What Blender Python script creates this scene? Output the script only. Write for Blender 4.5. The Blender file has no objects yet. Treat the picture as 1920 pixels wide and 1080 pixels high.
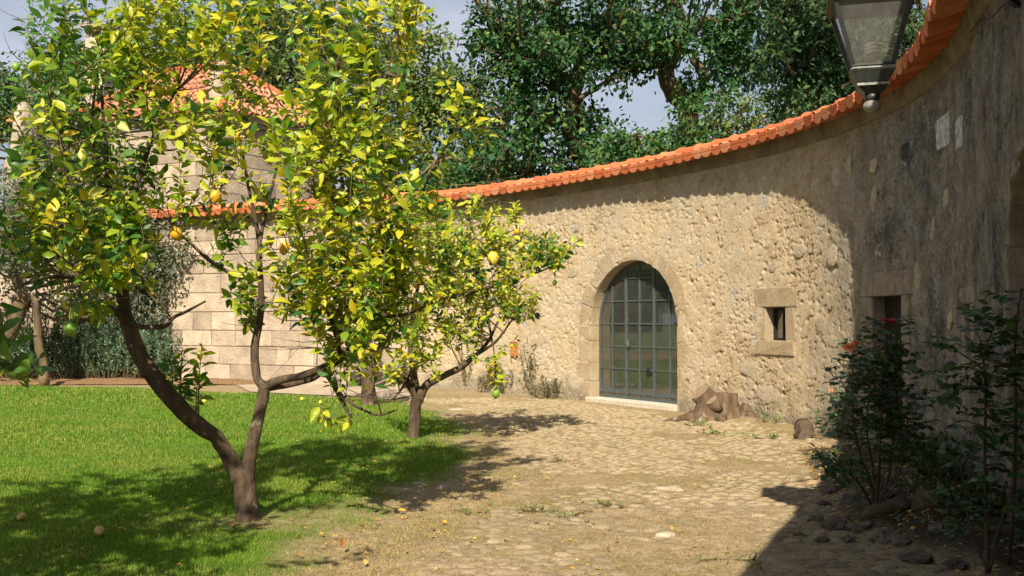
import bpy, bmesh, math, random
import numpy as np
from mathutils import Vector, Matrix, Quaternion

random.seed(7)
rng = np.random.default_rng(7)
C = bpy.context.scene.collection
scene = bpy.context.scene
R = math.radians

# ------------------------------------------------------------------ camera
CAMZ, FPX = 1.6, 1867.0
PITCH = math.atan(58 / FPX)
cam_data = bpy.data.cameras.new('camera')
cam_data.sensor_width = 36.0
cam_data.lens = FPX / 1920 * 36.0
cam_data.clip_end = 2000
cam = bpy.data.objects.new('camera', cam_data)
cam.location = (0, 0, CAMZ)
cam.rotation_euler = (math.pi / 2 + PITCH, 0, 0)
C.objects.link(cam)
scene.camera = cam

# ------------------------------------------------------------------ sky, sun, exposure
SUN_EL, SUN_AZ = R(43), R(8)          # light travels towards azimuth 8 deg east of +Y
world = bpy.data.worlds.new('World')
scene.world = world
world.use_nodes = True
wn = world.node_tree.nodes
wl = world.node_tree.links
wn.clear()
w_out = wn.new('ShaderNodeOutputWorld')
w_bg = wn.new('ShaderNodeBackground')
w_sky = wn.new('ShaderNodeTexSky')
w_sky.sky_type = 'NISHITA'
w_sky.sun_disc = False
w_sky.sun_elevation = SUN_EL
w_sky.sun_rotation = SUN_AZ + math.pi
w_sky.air_density = 1.3
w_sky.dust_density = 2.0
w_sky.ozone_density = 1.4
w_co = wn.new('ShaderNodeTexCoord')
w_map = wn.new('ShaderNodeMapping')
w_map.inputs['Scale'].default_value = (2.2, 2.2, 5.0)
w_map.inputs['Location'].default_value = (0.4, 1.7, 0.2)
w_no = wn.new('ShaderNodeTexNoise')
w_no.inputs['Scale'].default_value = 1.6
w_no.inputs['Detail'].default_value = 7
w_no.inputs['Roughness'].default_value = 0.55
w_cr = wn.new('ShaderNodeValToRGB')
w_cr.color_ramp.elements[0].position = 0.36
w_cr.color_ramp.elements[1].position = 0.66
w_mix = wn.new('ShaderNodeMix')
w_mix.data_type = 'RGBA'
w_mix.inputs[7].default_value = (8.4, 8.5, 9.8, 1)      # thin bright cloud veil
wl.new(w_co.outputs['Generated'], w_map.inputs['Vector'])
wl.new(w_map.outputs['Vector'], w_no.inputs['Vector'])
wl.new(w_no.outputs['Fac'], w_cr.inputs['Fac'])
w_mul = wn.new('ShaderNodeMath'); w_mul.operation = 'MULTIPLY_ADD'
w_mul.inputs[1].default_value = 0.55
w_mul.inputs[2].default_value = 0.13
wl.new(w_cr.outputs['Color'], w_mul.inputs[0])
wl.new(w_mul.outputs[0], w_mix.inputs[0])
wl.new(w_sky.outputs['Color'], w_mix.inputs[6])
wl.new(w_mix.outputs[2], w_bg.inputs['Color'])
w_bg.inputs['Strength'].default_value = 0.05
wl.new(w_bg.outputs['Background'], w_out.inputs['Surface'])

sun_data = bpy.data.lights.new('sun', 'SUN')
sun_data.energy = 5.0
sun_data.angle = R(0.55)
sun_data.color = (1.0, 0.88, 0.69)
sun = bpy.data.objects.new('sun', sun_data)
SUN_DIR = Vector((math.sin(SUN_AZ) * math.cos(SUN_EL), math.cos(SUN_AZ) * math.cos(SUN_EL), -math.sin(SUN_EL)))
sun.rotation_euler = SUN_DIR.to_track_quat('-Z', 'Y').to_euler()
sun.location = (-3, -10, 20)
C.objects.link(sun)

scene.view_settings.view_transform = 'Standard'
scene.view_settings.look = 'None'
scene.view_settings.gamma = 1.0
scene.view_settings.exposure = 0.88
scene.view_settings.use_curve_mapping = False
scene.render.engine = 'CYCLES'
scene.cycles.max_bounces = 8
scene.cycles.transparent_max_bounces = 12
scene.cycles.use_denoising = True

# ------------------------------------------------------------------ picture -> place helpers (used once, to find real positions)
_fwd = np.array([0, math.cos(PITCH), math.sin(PITCH)])
_up = np.array([0, -math.sin(PITCH), math.cos(PITCH)])


def ray(u, v):
    return np.array([(u - 960) / FPX, 0, 0]) + _up * ((540 - v) / FPX) + _fwd


def P(u, v, Y):
    d = ray(u, v)
    return np.array([0, 0, CAMZ]) + d * (Y / d[1])


def G(u, v, z=0.0):
    d = ray(u, v)
    return np.array([0, 0, CAMZ]) + d * ((z - CAMZ) / d[2])


# ------------------------------------------------------------------ numpy noise
_perm = np.random.default_rng(3).permutation(4096)


def _h(ix, iy):
    return _perm[(_perm[ix & 4095] + iy) & 4095] / 4096.0


def vnoise(x, y):
    x = np.asarray(x, float); y = np.asarray(y, float)
    ix = np.floor(x).astype(int); iy = np.floor(y).astype(int)
    fx = x - ix; fy = y - iy
    fx = fx * fx * fx * (fx * (fx * 6 - 15) + 10); fy = fy * fy * fy * (fy * (fy * 6 - 15) + 10)
    a = _h(ix, iy); b = _h(ix + 1, iy); c = _h(ix, iy + 1); d = _h(ix + 1, iy + 1)
    return (a * (1 - fx) + b * fx) * (1 - fy) + (c * (1 - fx) + d * fx) * fy


def fbm(x, y, octv=4, gain=0.5):
    t = 0; a = 1; n = 0
    for k in range(octv):
        t = t + a * vnoise(x * 2 ** k + 17.3 * k, y * 2 ** k + 9.1 * k); n += a; a *= gain
    return t / n


def worley(x, y):
    ix = np.floor(x).astype(int); iy = np.floor(y).astype(int)
    d1 = np.full(x.shape, 9.0); d2 = np.full(x.shape, 9.0); idc = np.zeros(x.shape)
    for dx in (-1, 0, 1):
        for dy in (-1, 0, 1):
            jx = ix + dx; jy = iy + dy
            px = jx + _h(jx, jy); py = jy + _h(jx + 57, jy + 131)
            d = np.hypot(px - x, py - y)
            m = d < d1
            d2 = np.where(m, d1, np.minimum(d2, d))
            idc = np.where(m, _h(jx + 911, jy + 77), idc)
            d1 = np.where(m, d, d1)
    return d1, d2, idc


# ------------------------------------------------------------------ object helpers
def mesh_np(name, V, F, mat=None, smooth=False, attr=None):
    V = np.asarray(V, np.float32); F = np.asarray(F, np.int32)
    me = bpy.data.meshes.new(name)
    k = F.shape[1]
    me.vertices.add(len(V)); me.vertices.foreach_set('co', V.ravel())
    me.loops.add(F.size); me.loops.foreach_set('vertex_index', F.ravel())
    me.polygons.add(len(F))
    me.polygons.foreach_set('loop_start', np.arange(0, F.size, k, dtype=np.int32))
    me.polygons.foreach_set('loop_total', np.full(len(F), k, np.int32))
    if smooth:
        me.polygons.foreach_set('use_smooth', np.ones(len(F), bool))
    if attr:
        for an, av in attr.items():
            a = me.attributes.new(an, 'FLOAT', 'POINT')
            a.data.foreach_set('value', np.asarray(av, np.float32))
    me.update(calc_edges=True)
    if mat: me.materials.append(mat)
    return me


def link(name, me, parent=None, **props):
    o = bpy.data.objects.new(name, me)
    C.objects.link(o)
    if parent is not None: o.parent = parent
    for k, v in props.items(): o[k] = v
    return o


def empty(name, label, cat, loc=(0, 0, 0), group=None):
    o = bpy.data.objects.new(name, None)
    o.empty_display_size = 0.2
    C.objects.link(o)
    o.location = loc
    o['label'] = label; o['category'] = cat
    if group: o['group'] = group
    return o


def tag(o, label, cat, group=None):
    o['label'] = label; o['category'] = cat
    if group: o['group'] = group
    return o


def bm_mesh(name, bm, mat=None, smooth=False):
    me = bpy.data.meshes.new(name)
    bm.normal_update()
    bm.to_mesh(me); bm.free()
    if mat: me.materials.append(mat)
    if smooth:
        for p in me.polygons: p.use_smooth = True
    return me


def bm_box(bm, c, s, rot=None):
    r = bmesh.ops.create_cube(bm, size=1.0)
    M = Matrix.Translation(Vector(c)) @ (rot.to_4x4() if rot is not None else Matrix.Identity(4)) @ Matrix.Diagonal((s[0], s[1], s[2], 1))
    bmesh.ops.transform(bm, matrix=M, verts=r['verts'])
    return r['verts']


def tube_arrays(pts, rad, n=7, bump=0.0, seed=0, cap=True):
    pts = np.asarray(pts, float); rad = np.asarray(rad, float)
    m = len(pts)
    tan = np.gradient(pts, axis=0)
    tan /= np.linalg.norm(tan, axis=1)[:, None] + 1e-9
    ref = np.array([0.31, 0.22, 0.92]) if abs(tan[0][2]) < 0.8 else np.array([0.9, 0.35, 0.1])
    u = np.cross(tan[0], ref); u /= np.linalg.norm(u)
    V = []
    for i in range(m):
        u = u - tan[i] * np.dot(u, tan[i]); u /= np.linalg.norm(u) + 1e-9
        w = np.cross(tan[i], u)
        a = np.arange(n) / n * 2 * math.pi
        rr = rad[i] * np.ones(n)
        if bump:
            rr = rr * (1 + bump * (vnoise(np.cos(a) * 1.5 + seed, np.sin(a) * 1.5 + i * 0.45 + seed * 3) - 0.5) * 2)
        V.append(pts[i] + np.outer(np.cos(a) * rr, u) + np.outer(np.sin(a) * rr, w))
    V = np.concatenate(V)
    F = []
    for i in range(m - 1):
        for j in range(n):
            k = (j + 1) % n
            F.append((i * n + j, i * n + k, (i + 1) * n + k, (i + 1) * n + j))
    if cap:
        V = np.vstack([V, pts[-1:], pts[:1]])
        e = m * n
        for j in range(n):
            k = (j + 1) % n
            F.append(((m - 1) * n + j, (m - 1) * n + k, e, e))
            F.append((k, j, e + 1, e + 1))
    return V, np.array(F)


class Tubes:
    """collects tubes into one mesh (quads; cap triangles split)"""
    def __init__(s): s.V = []; s.F = []; s.n = 0
    def add(s, pts, rad, n=7, bump=0.0, seed=0, cap=True):
        V, F = tube_arrays(pts, rad, n, bump, seed, cap)
        s.V.append(V); s.F.append(F + s.n); s.n += len(V)
    def mesh(s, name, mat, smooth=True):
        V = np.concatenate(s.V); F = np.concatenate(s.F)
        q = F[F[:, 2] != F[:, 3]]; t = F[F[:, 2] == F[:, 3]][:, :3]
        T = np.concatenate([q[:, [0, 1, 2]], q[:, [0, 2, 3]], t])
        return mesh_np(name, V, T, mat, smooth)


def smooth_line(pts, n):
    """Catmull-Rom through points (any dimension), n samples"""
    p = np.asarray(pts, float)
    p = np.vstack([2 * p[0] - p[1], p, 2 * p[-1] - p[-2]])
    seg = len(p) - 3
    out = []
    for t in np.linspace(0, seg - 1e-6, n):
        i = int(t); f = t - i
        a, b, c, d = p[i], p[i + 1], p[i + 2], p[i + 3]
        out.append(0.5 * ((2 * b) + (-a + c) * f + (2 * a - 5 * b + 4 * c - d) * f * f + (-a + 3 * b - 3 * c + d) * f ** 3))
    return np.array(out)


# ------------------------------------------------------------------ materials
def new_mat(name):
    m = bpy.data.materials.new(name); m.use_nodes = True
    nt = m.node_tree; nt.nodes.clear()
    out = nt.nodes.new('ShaderNodeOutputMaterial')
    return m, nt, out


def N(nt, typ, **kw):
    n = nt.nodes.new(typ)
    for k, v in kw.items(): setattr(n, k, v)
    return n


def noise(nt, co, scale, detail=5, rough=0.55, dim=None):
    n = N(nt, 'ShaderNodeTexNoise')
    n.inputs['Scale'].default_value = scale
    n.inputs['Detail'].default_value = detail
    n.inputs['Roughness'].default_value = rough
    if co is not None: nt.links.new(co, n.inputs['Vector'])
    return n.outputs['Fac']


def ramp(nt, fac, stops):
    r = N(nt, 'ShaderNodeValToRGB')
    els = r.color_ramp.elements
    while len(els) < len(stops): els.new(0.5)
    for e, (p, c) in zip(els, stops):
        e.position = p
        e.color = (c, c, c, 1) if isinstance(c, (int, float)) else (*c, 1)
    nt.links.new(fac, r.inputs['Fac'])
    return r.outputs['Color']


def mixc(nt, fac, a, b, mode='MIX'):
    m = N(nt, 'ShaderNodeMix', data_type='RGBA', blend_type=mode)
    for sock, v in ((m.inputs[0], fac), (m.inputs[6], a), (m.inputs[7], b)):
        if isinstance(v, (int, float)): sock.default_value = v
        elif isinstance(v, tuple): sock.default_value = (*v, 1)
        else: nt.links.new(v, sock)
    return m.outputs[2]


def math_n(nt, op, a, b=None, c=None, clamp=False):
    m = N(nt, 'ShaderNodeMath', operation=op, use_clamp=clamp)
    for s, v in zip(m.inputs, (a, b, c)):
        if v is None: continue
        if isinstance(v, (int, float)): s.default_value = v
        else: nt.links.new(v, s)
    return m.outputs[0]


def bump(nt, h, strength, dist):
    b = N(nt, 'ShaderNodeBump')
    b.inputs['Strength'].default_value = strength
    b.inputs['Distance'].default_value = dist
    nt.links.new(h, b.inputs['Height'])
    return b.outputs['Normal']


def principled(nt, out, col, rough=0.9, normal=None, spec=0.25, metal=0.0):
    p = N(nt, 'ShaderNodeBsdfPrincipled')
    if isinstance(col, tuple): p.inputs['Base Color'].default_value = (*col, 1)
    else: nt.links.new(col, p.inputs['Base Color'])
    if isinstance(rough, (int, float)): p.inputs['Roughness'].default_value = rough
    else: nt.links.new(rough, p.inputs['Roughness'])
    p.inputs['Specular IOR Level'].default_value = spec
    p.inputs['Metallic'].default_value = metal
    if normal is not None: nt.links.new(normal, p.inputs['Normal'])
    nt.links.new(p.outputs[0], out.inputs['Surface'])
    return p


def gpos(nt):
    return N(nt, 'ShaderNodeNewGeometry').outputs['Position']


def sepz(nt, v, i=2):
    s = N(nt, 'ShaderNodeSeparateXYZ'); nt.links.new(v, s.inputs[0]); return s.outputs[i]


def scaled(nt, v, sc):
    m = N(nt, 'ShaderNodeMapping'); m.inputs['Scale'].default_value = sc
    nt.links.new(v, m.inputs['Vector']); return m.outputs['Vector']


def attr(nt, name):
    a = N(nt, 'ShaderNodeAttribute'); a.attribute_name = name; return a.outputs['Fac']


def objrand(nt):
    return N(nt, 'ShaderNodeObjectInfo').outputs['Random']


def leaf_mat(name, stops, trans=0.35, rough=0.45, spec=0.35, vein=True):
    """stops: colour by the leaf's own random number"""
    m, nt, out = new_mat(name)
    r = math_n(nt, 'FRACT', math_n(nt, 'ADD', attr(nt, 'rnd'), objrand(nt)))
    col = ramp(nt, r, stops)
    n = noise(nt, gpos(nt), 40, 2)
    col = mixc(nt, 0.35, col, mixc(nt, n, (0.25, 0.25, 0.25), (1.6, 1.5, 1.3)), 'MULTIPLY')
    p = N(nt, 'ShaderNodeBsdfPrincipled')
    nt.links.new(col, p.inputs['Base Color'])
    p.inputs['Roughness'].default_value = rough
    p.inputs['Specular IOR Level'].default_value = spec
    t = N(nt, 'ShaderNodeBsdfTranslucent')
    tc = mixc(nt, 1.0, col, (1.3, 1.35, 0.6), 'MULTIPLY')
    nt.links.new(tc, t.inputs['Color'])
    mx = N(nt, 'ShaderNodeMixShader'); mx.inputs[0].default_value = trans
    nt.links.new(p.outputs[0], mx.inputs[1]); nt.links.new(t.outputs[0], mx.inputs[2])
    nt.links.new(mx.outputs[0], out.inputs['Surface'])
    return m


def simple_mat(name, col, rough=0.8, spec=0.3, metal=0.0, var=0.25, nscale=8.0, bstr=0.0, bscale=60.0, bdist=0.01, orand=0.0):
    m, nt, out = new_mat(name)
    co = gpos(nt)
    n = noise(nt, co, nscale, 6, 0.6)
    lo = tuple(c * (1 - var) for c in col); hi = tuple(min(1, c * (1 + var)) for c in col)
    c = ramp(nt, n, [(0.3, lo), (0.7, hi)])
    if orand:
        g = math_n(nt, 'MULTIPLY_ADD', objrand(nt), 2 * orand, 1 - orand)
        cc = N(nt, 'ShaderNodeCombineColor')
        for s in cc.inputs: nt.links.new(g, s)
        c = mixc(nt, 1.0, c, cc.outputs[0], 'MULTIPLY')
    nm = bump(nt, noise(nt, co, bscale, 5, 0.65), bstr, bdist) if bstr else None
    principled(nt, out, c, rough, nm, spec, metal)
    return m


def wall_mat(name, weather_shade=True, stone=False):
    """lime and earth render over rubble: tan, pale and grey patches, pits, rain streaks deepened by painted shade, and splash-back dirt at the foot"""
    m, nt, out = new_mat(name)
    co = gpos(nt)
    big = noise(nt, co, 0.8, 4, 0.6)
    mid = noise(nt, co, 3.2, 6, 0.65)
    fine = noise(nt, co, 28, 6, 0.7)
    c = ramp(nt, mid, [(0.25, (0.39, 0.295, 0.18)), (0.45, (0.50, 0.395, 0.255)), (0.62, (0.57, 0.47, 0.325)), (0.80, (0.63, 0.56, 0.45))])
    c = mixc(nt, ramp(nt, big, [(0.44, 0.0), (0.64, 0.65)]), c, (0.48, 0.415, 0.315))
    vor = N(nt, 'ShaderNodeTexVoronoi'); vor.inputs['Scale'].default_value = 3.1
    nt.links.new(co, vor.inputs['Vector'])
    cellr = N(nt, 'ShaderNodeSeparateColor'); nt.links.new(vor.outputs['Color'], cellr.inputs[0])
    greyst = math_n(nt, 'MULTIPLY', ramp(nt, cellr.outputs[0], [(0.88, 0.0), (0.93, 1.0)]), ramp(nt, vor.outputs['Distance'], [(0.28, 1.0), (0.42, 0.0)]))
    c = mixc(nt, math_n(nt, 'MULTIPLY', greyst, 0.65), c, (0.40, 0.385, 0.355))
    c = mixc(nt, 0.55, c, ramp(nt, fine, [(0.3, (0.45, 0.42, 0.38)), (0.55, (1, 1, 1)), (0.75, (1.25, 1.22, 1.15))]), 'MULTIPLY')
    if weather_shade:
        wth = attr(nt, 'weather_shade')
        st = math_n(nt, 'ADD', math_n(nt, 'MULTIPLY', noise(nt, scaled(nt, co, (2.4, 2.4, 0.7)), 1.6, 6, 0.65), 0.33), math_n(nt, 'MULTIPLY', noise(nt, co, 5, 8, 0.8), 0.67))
        g = ramp(nt, st, [(0.41, (0.036, 0.040, 0.041)), (0.50, (0.108, 0.114, 0.112)), (0.60, (0.25, 0.268, 0.272))])  # grey stain colours, darkened and cooled further to deepen the shade
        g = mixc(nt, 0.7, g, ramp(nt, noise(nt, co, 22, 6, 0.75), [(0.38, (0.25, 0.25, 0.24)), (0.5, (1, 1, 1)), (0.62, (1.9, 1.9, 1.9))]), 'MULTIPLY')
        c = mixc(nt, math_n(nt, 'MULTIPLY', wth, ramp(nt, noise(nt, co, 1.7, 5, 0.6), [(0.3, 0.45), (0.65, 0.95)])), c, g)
        # grime at the foot of the wall, ragged upper edge
        z = sepz(nt, co)
        zz = math_n(nt, 'MULTIPLY_ADD', noise(nt, co, 2.3, 6, 0.65), -1.5, math_n(nt, 'ADD', z, 0.62))
        foot = ramp(nt, zz, [(0.0, 1.0), (0.42, 0.0)])
        c = mixc(nt, math_n(nt, 'MULTIPLY', foot, 0.75), c, ramp(nt, fine, [(0.35, (0.10, 0.085, 0.06)), (0.65, (0.27, 0.24, 0.18))]))
    if not weather_shade: c = mixc(nt, 1.0, c, (0.78, 0.765, 0.75), 'MULTIPLY')
    h = math_n(nt, 'ADD', math_n(nt, 'MULTIPLY', noise(nt, co, 26, 8, 0.75), 1.0), math_n(nt, 'MULTIPLY', noise(nt, co, 90, 5, 0.7), 0.5))
    nm = bump(nt, h, 1.0, 0.024)
    principled(nt, out, c, 0.95, nm, 0.10)
    return m


M = {}
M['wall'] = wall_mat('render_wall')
M['dressed'] = wall_mat('dressed_stone', False)
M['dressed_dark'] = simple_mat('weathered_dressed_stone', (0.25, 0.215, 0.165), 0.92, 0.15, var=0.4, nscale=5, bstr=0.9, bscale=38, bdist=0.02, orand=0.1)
M['ashlar'] = simple_mat('granite_ashlar', (0.38, 0.31, 0.24), 0.93, 0.15, var=0.26, nscale=2.6, bstr=1.0, bscale=16, bdist=0.03, orand=0.26)
M['rubble'] = simple_mat('grey_rubble', (0.40, 0.335, 0.24), 0.95, 0.1, var=0.25, nscale=14, bstr=1.0, bscale=30, bdist=0.02, orand=0.10)
M['mortar'] = simple_mat('mortar', (0.30, 0.25, 0.18), 0.95, 0.1, var=0.3, nscale=12, bstr=0.6, bscale=60, bdist=0.01)
M['palestone'] = simple_mat('pale_stone', (0.37, 0.31, 0.23), 0.92, 0.1, var=0.3, nscale=12, bstr=0.6, bscale=40)
M['limewash'] = simple_mat('limewash_patch', (0.46, 0.47, 0.45), 0.95, 0.1, var=0.5, nscale=14, bstr=0.8, bscale=40, bdist=.02)
M['cornice'] = simple_mat('cornice_cement', (0.17, 0.145, 0.105), 0.95, 0.1, var=0.42, nscale=3.5, bstr=0.6, bscale=40, bdist=0.01)
M['dark'] = simple_mat('dark_interior', (0.05, 0.048, 0.045), 0.9, 0.1)
M['rock'] = simple_mat('rock', (0.12, 0.098, 0.075), 0.9, 0.2, var=0.4, nscale=9, bstr=0.9, bscale=25, bdist=0.03, orand=0.25)
M['cobble'] = simple_mat('cobble', (0.345, 0.275, 0.185), 0.92, 0.12, var=0.42, nscale=16, bstr=0.6, bscale=70, bdist=0.006, orand=0.2)


def tile_mat():
    m, nt, out = new_mat('terracotta_tile')
    co = gpos(nt)
    r = objrand(nt)
    c = ramp(nt, r, [(0.0, (0.40, 0.10, 0.04)), (0.35, (0.52, 0.145, 0.055)), (0.7, (0.56, 0.175, 0.07)), (1.0, (0.58, 0.25, 0.13))])
    n = noise(nt, co, 7, 6, 0.65)
    c = mixc(nt, ramp(nt, n, [(0.45, 0.0), (0.72, 0.6)]), c, (0.30, 0.115, 0.06))
    c = mixc(nt, ramp(nt, noise(nt, co, 2.3, 7, 0.7), [(0.55, 0.0), (0.75, 0.5)]), c, (0.20, 0.12, 0.08))
    principled(nt, out, c, 0.75, bump(nt, noise(nt, co, 55, 4), 0.3, 0.004), 0.25)
    return m


M['tile'] = tile_mat()
M['oldtile'] = simple_mat('faded_roof_tile', (0.50, 0.23, 0.15), 0.85, 0.15, var=0.3, nscale=4, bstr=0.2)


def bark_mat(name, a, b, c3, sc=14):
    m, nt, out = new_mat(name)
    co = gpos(nt)
    n = noise(nt, scaled(nt, co, (1, 1, 0.35)), sc, 7, 0.65)
    c = ramp(nt, n, [(0.3, a), (0.52, b), (0.7, c3)])
    l = noise(nt, co, sc * 0.6, 5, 0.6)
    c = mixc(nt, ramp(nt, l, [(0.62, 0.0), (0.7, 0.55)]), c, (0.38, 0.36, 0.31))
    principled(nt, out, c, 0.9, bump(nt, noise(nt, scaled(nt, co, (1, 1, 0.22)), sc * 2.4, 7, 0.75), 1.0, 0.028), 0.2)
    return m


M['bark'] = bark_mat('lemon_bark', (0.045, 0.032, 0.022), (0.095, 0.068, 0.047), (0.18, 0.135, 0.095))
M['twig'] = bark_mat('lemon_twig', (0.10, 0.075, 0.04), (0.17, 0.14, 0.07), (0.26, 0.23, 0.12), 20)
M['oakbark'] = bark_mat('oak_bark', (0.06, 0.045, 0.03), (0.13, 0.095, 0.055), (0.25, 0.19, 0.09), 5)
M['stump'] = bark_mat('stump_wood', (0.05, 0.034, 0.022), (0.12, 0.082, 0.052), (0.23, 0.17, 0.115), 9)
M['cutwood'] = simple_mat('cut_wood', (0.22, 0.16, 0.105), 0.85, 0.2, var=0.3, nscale=24, bstr=0.3)
M['darkcut'] = simple_mat('weathered_cut_wood', (0.10, 0.075, 0.055), 0.9, 0.2, var=0.4, nscale=24, bstr=0.3)

M['lemonleaf'] = leaf_mat('lemon_leaf', [(0.0, (0.028, 0.095, 0.02)), (0.22, (0.07, 0.18, 0.02)), (0.40, (0.20, 0.31, 0.02)),
                                         (0.66, (0.37, 0.43, 0.024)), (0.92, (0.50, 0.48, 0.03)), (0.99, (0.56, 0.40, 0.035))], 0.34, 0.42, 0.4)
M['greenleaf'] = leaf_mat('green_lemon_leaf', [(0.0, (0.04, 0.12, 0.025)), (0.5, (0.09, 0.20, 0.03)), (0.9, (0.17, 0.27, 0.04)), (1.0, (0.40, 0.36, 0.04))], 0.34, 0.4, 0.4)
M['oakleaf'] = leaf_mat('oak_leaf', [(0.0, (0.016, 0.060, 0.024)), (0.5, (0.036, 0.110, 0.036)), (0.85, (0.075, 0.17, 0.045)), (1.0, (0.18, 0.23, 0.06))], 0.25, 0.55, 0.25)
M['oakleaf2'] = leaf_mat('mixed_tree_leaf', [(0.0, (0.035, 0.085, 0.025)), (0.5, (0.08, 0.15, 0.035)), (0.85, (0.14, 0.20, 0.05)), (1.0, (0.24, 0.25, 0.07))], 0.28, 0.55, 0.25)
M['darkleaf'] = leaf_mat('dark_oak_leaf', [(0.0, (0.012, 0.038, 0.016)), (0.6, (0.026, 0.068, 0.026)), (1.0, (0.06, 0.115, 0.035))], 0.22, 0.55, 0.25)
M['olive'] = leaf_mat('olive_leaf', [(0.0, (0.07, 0.095, 0.065)), (0.6, (0.13, 0.165, 0.115)), (1.0, (0.22, 0.25, 0.18))], 0.2, 0.5, 0.3)
M['rosemary'] = leaf_mat('rosemary_leaf', [(0.0, (0.05, 0.12, 0.068)), (0.6, (0.11, 0.20, 0.12)), (1.0, (0.21, 0.30, 0.20))], 0.15, 0.5, 0.3)
M['roseleaf'] = leaf_mat('rose_leaf', [(0.0, (0.02, 0.055, 0.022)), (0.6, (0.038, 0.10, 0.032)), (1.0, (0.09, 0.15, 0.04))], 0.25, 0.4, 0.45)
M['dryshrub'] = leaf_mat('dry_shrub_leaf', [(0.0, (0.07, 0.075, 0.045)), (0.6, (0.17, 0.165, 0.10)), (1.0, (0.30, 0.26, 0.16))], 0.2, 0.6, 0.2)
M['weed'] = leaf_mat('weed_leaf', [(0.0, (0.06, 0.14, 0.025)), (1.0, (0.16, 0.26, 0.04))], 0.3, 0.5, 0.3)
M['grass'] = leaf_mat('grass_blade', [(0.0, (0.075, 0.18, 0.024)), (0.40, (0.15, 0.29, 0.032)), (0.82, (0.26, 0.37, 0.05)), (1.0, (0.42, 0.37, 0.14))], 0.42, 0.6, 0.2)
M['drygrass'] = leaf_mat('dry_grass_blade', [(0.0, (0.20, 0.20, 0.04)), (0.5, (0.34, 0.28, 0.10)), (1.0, (0.46, 0.36, 0.18))], 0.25, 0.6, 0.2)
M['dryleaf'] = leaf_mat('fallen_leaf', [(0.0, (0.24, 0.10, 0.03)), (0.35, (0.45, 0.25, 0.06)), (0.7, (0.58, 0.36, 0.07)), (1.0, (0.50, 0.38, 0.20))], 0.2, 0.6, 0.25)


def lemon_mat(name, col):
    m, nt, out = new_mat(name)
    co = gpos(nt)
    c = mixc(nt, noise(nt, co, 14, 3), tuple(x * 0.8 for x in col), tuple(min(1, x * 1.15) for x in col))
    principled(nt, out, c, 0.42, bump(nt, noise(nt, co, 420, 2), 0.25, 0.002), 0.4)
    return m


M['ripe'] = lemon_mat('ripe_lemon', (0.66, 0.38, 0.02))
M['pale'] = lemon_mat('pale_lemon', (0.68, 0.54, 0.06))
M['unripe'] = lemon_mat('unripe_lemon', (0.16, 0.30, 0.035))
M['oldlemon'] = lemon_mat('fallen_lemon', (0.50, 0.33, 0.10))
M['frame'] = simple_mat('door_paint', (0.060, 0.078, 0.080), 0.5, 0.4, var=0.25, nscale=20, bstr=0.1)
M['iron'] = simple_mat('lantern_paint', (0.022, 0.026, 0.026), 0.45, 0.5, var=0.5, nscale=30, bstr=0.25, bscale=90, bdist=0.002)
M['wornpaint'] = simple_mat('worn_lantern_paint', (0.22, 0.22, 0.21), 0.55, 0.4, var=0.5, nscale=45, bstr=0.25, bscale=90, bdist=0.002)
M['wood'] = simple_mat('shade_dark_wood', (0.022, 0.020, 0.017), 0.8, 0.2, var=0.4, nscale=14, bstr=0.4)  # near-black: the unlit doorway is put into the plank colour
M['cement'] = simple_mat('step_stone', (0.44, 0.40, 0.33), 0.9, 0.2, var=0.2, nscale=14, bstr=0.4)
M['room'] = simple_mat('room_plaster', (0.55, 0.56, 0.50), 0.9, 0.1, var=0.15, nscale=2)
M['roomfloor'] = simple_mat('room_floor', (0.46, 0.44, 0.38), 0.6, 0.3, var=0.15, nscale=3)
M['metal'] = simple_mat('handle_metal', (0.55, 0.53, 0.48), 0.3, 0.5, metal=0.9, var=0.1)
M['black'] = simple_mat('black_rubber', (0.015, 0.015, 0.015), 0.6, 0.3)
M['rust'] = simple_mat('rusty_patch', (0.36, 0.16, 0.05), 0.9, 0.2, var=0.4, nscale=20, bstr=0.4)
M['slatwood'] = simple_mat('bench_slats', (0.20, 0.155, 0.10), 0.8, 0.25, var=0.3, nscale=20, bstr=0.3, orand=0.2)
M['castiron'] = simple_mat('bench_iron', (0.03, 0.03, 0.03), 0.6, 0.4)
M['bulb'] = simple_mat('bulb_glass', (0.88, 0.87, 0.83), 0.35, 0.5, var=0.05)
M['brass'] = simple_mat('lamp_socket', (0.50, 0.42, 0.24), 0.5, 0.4, var=0.2)


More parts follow.
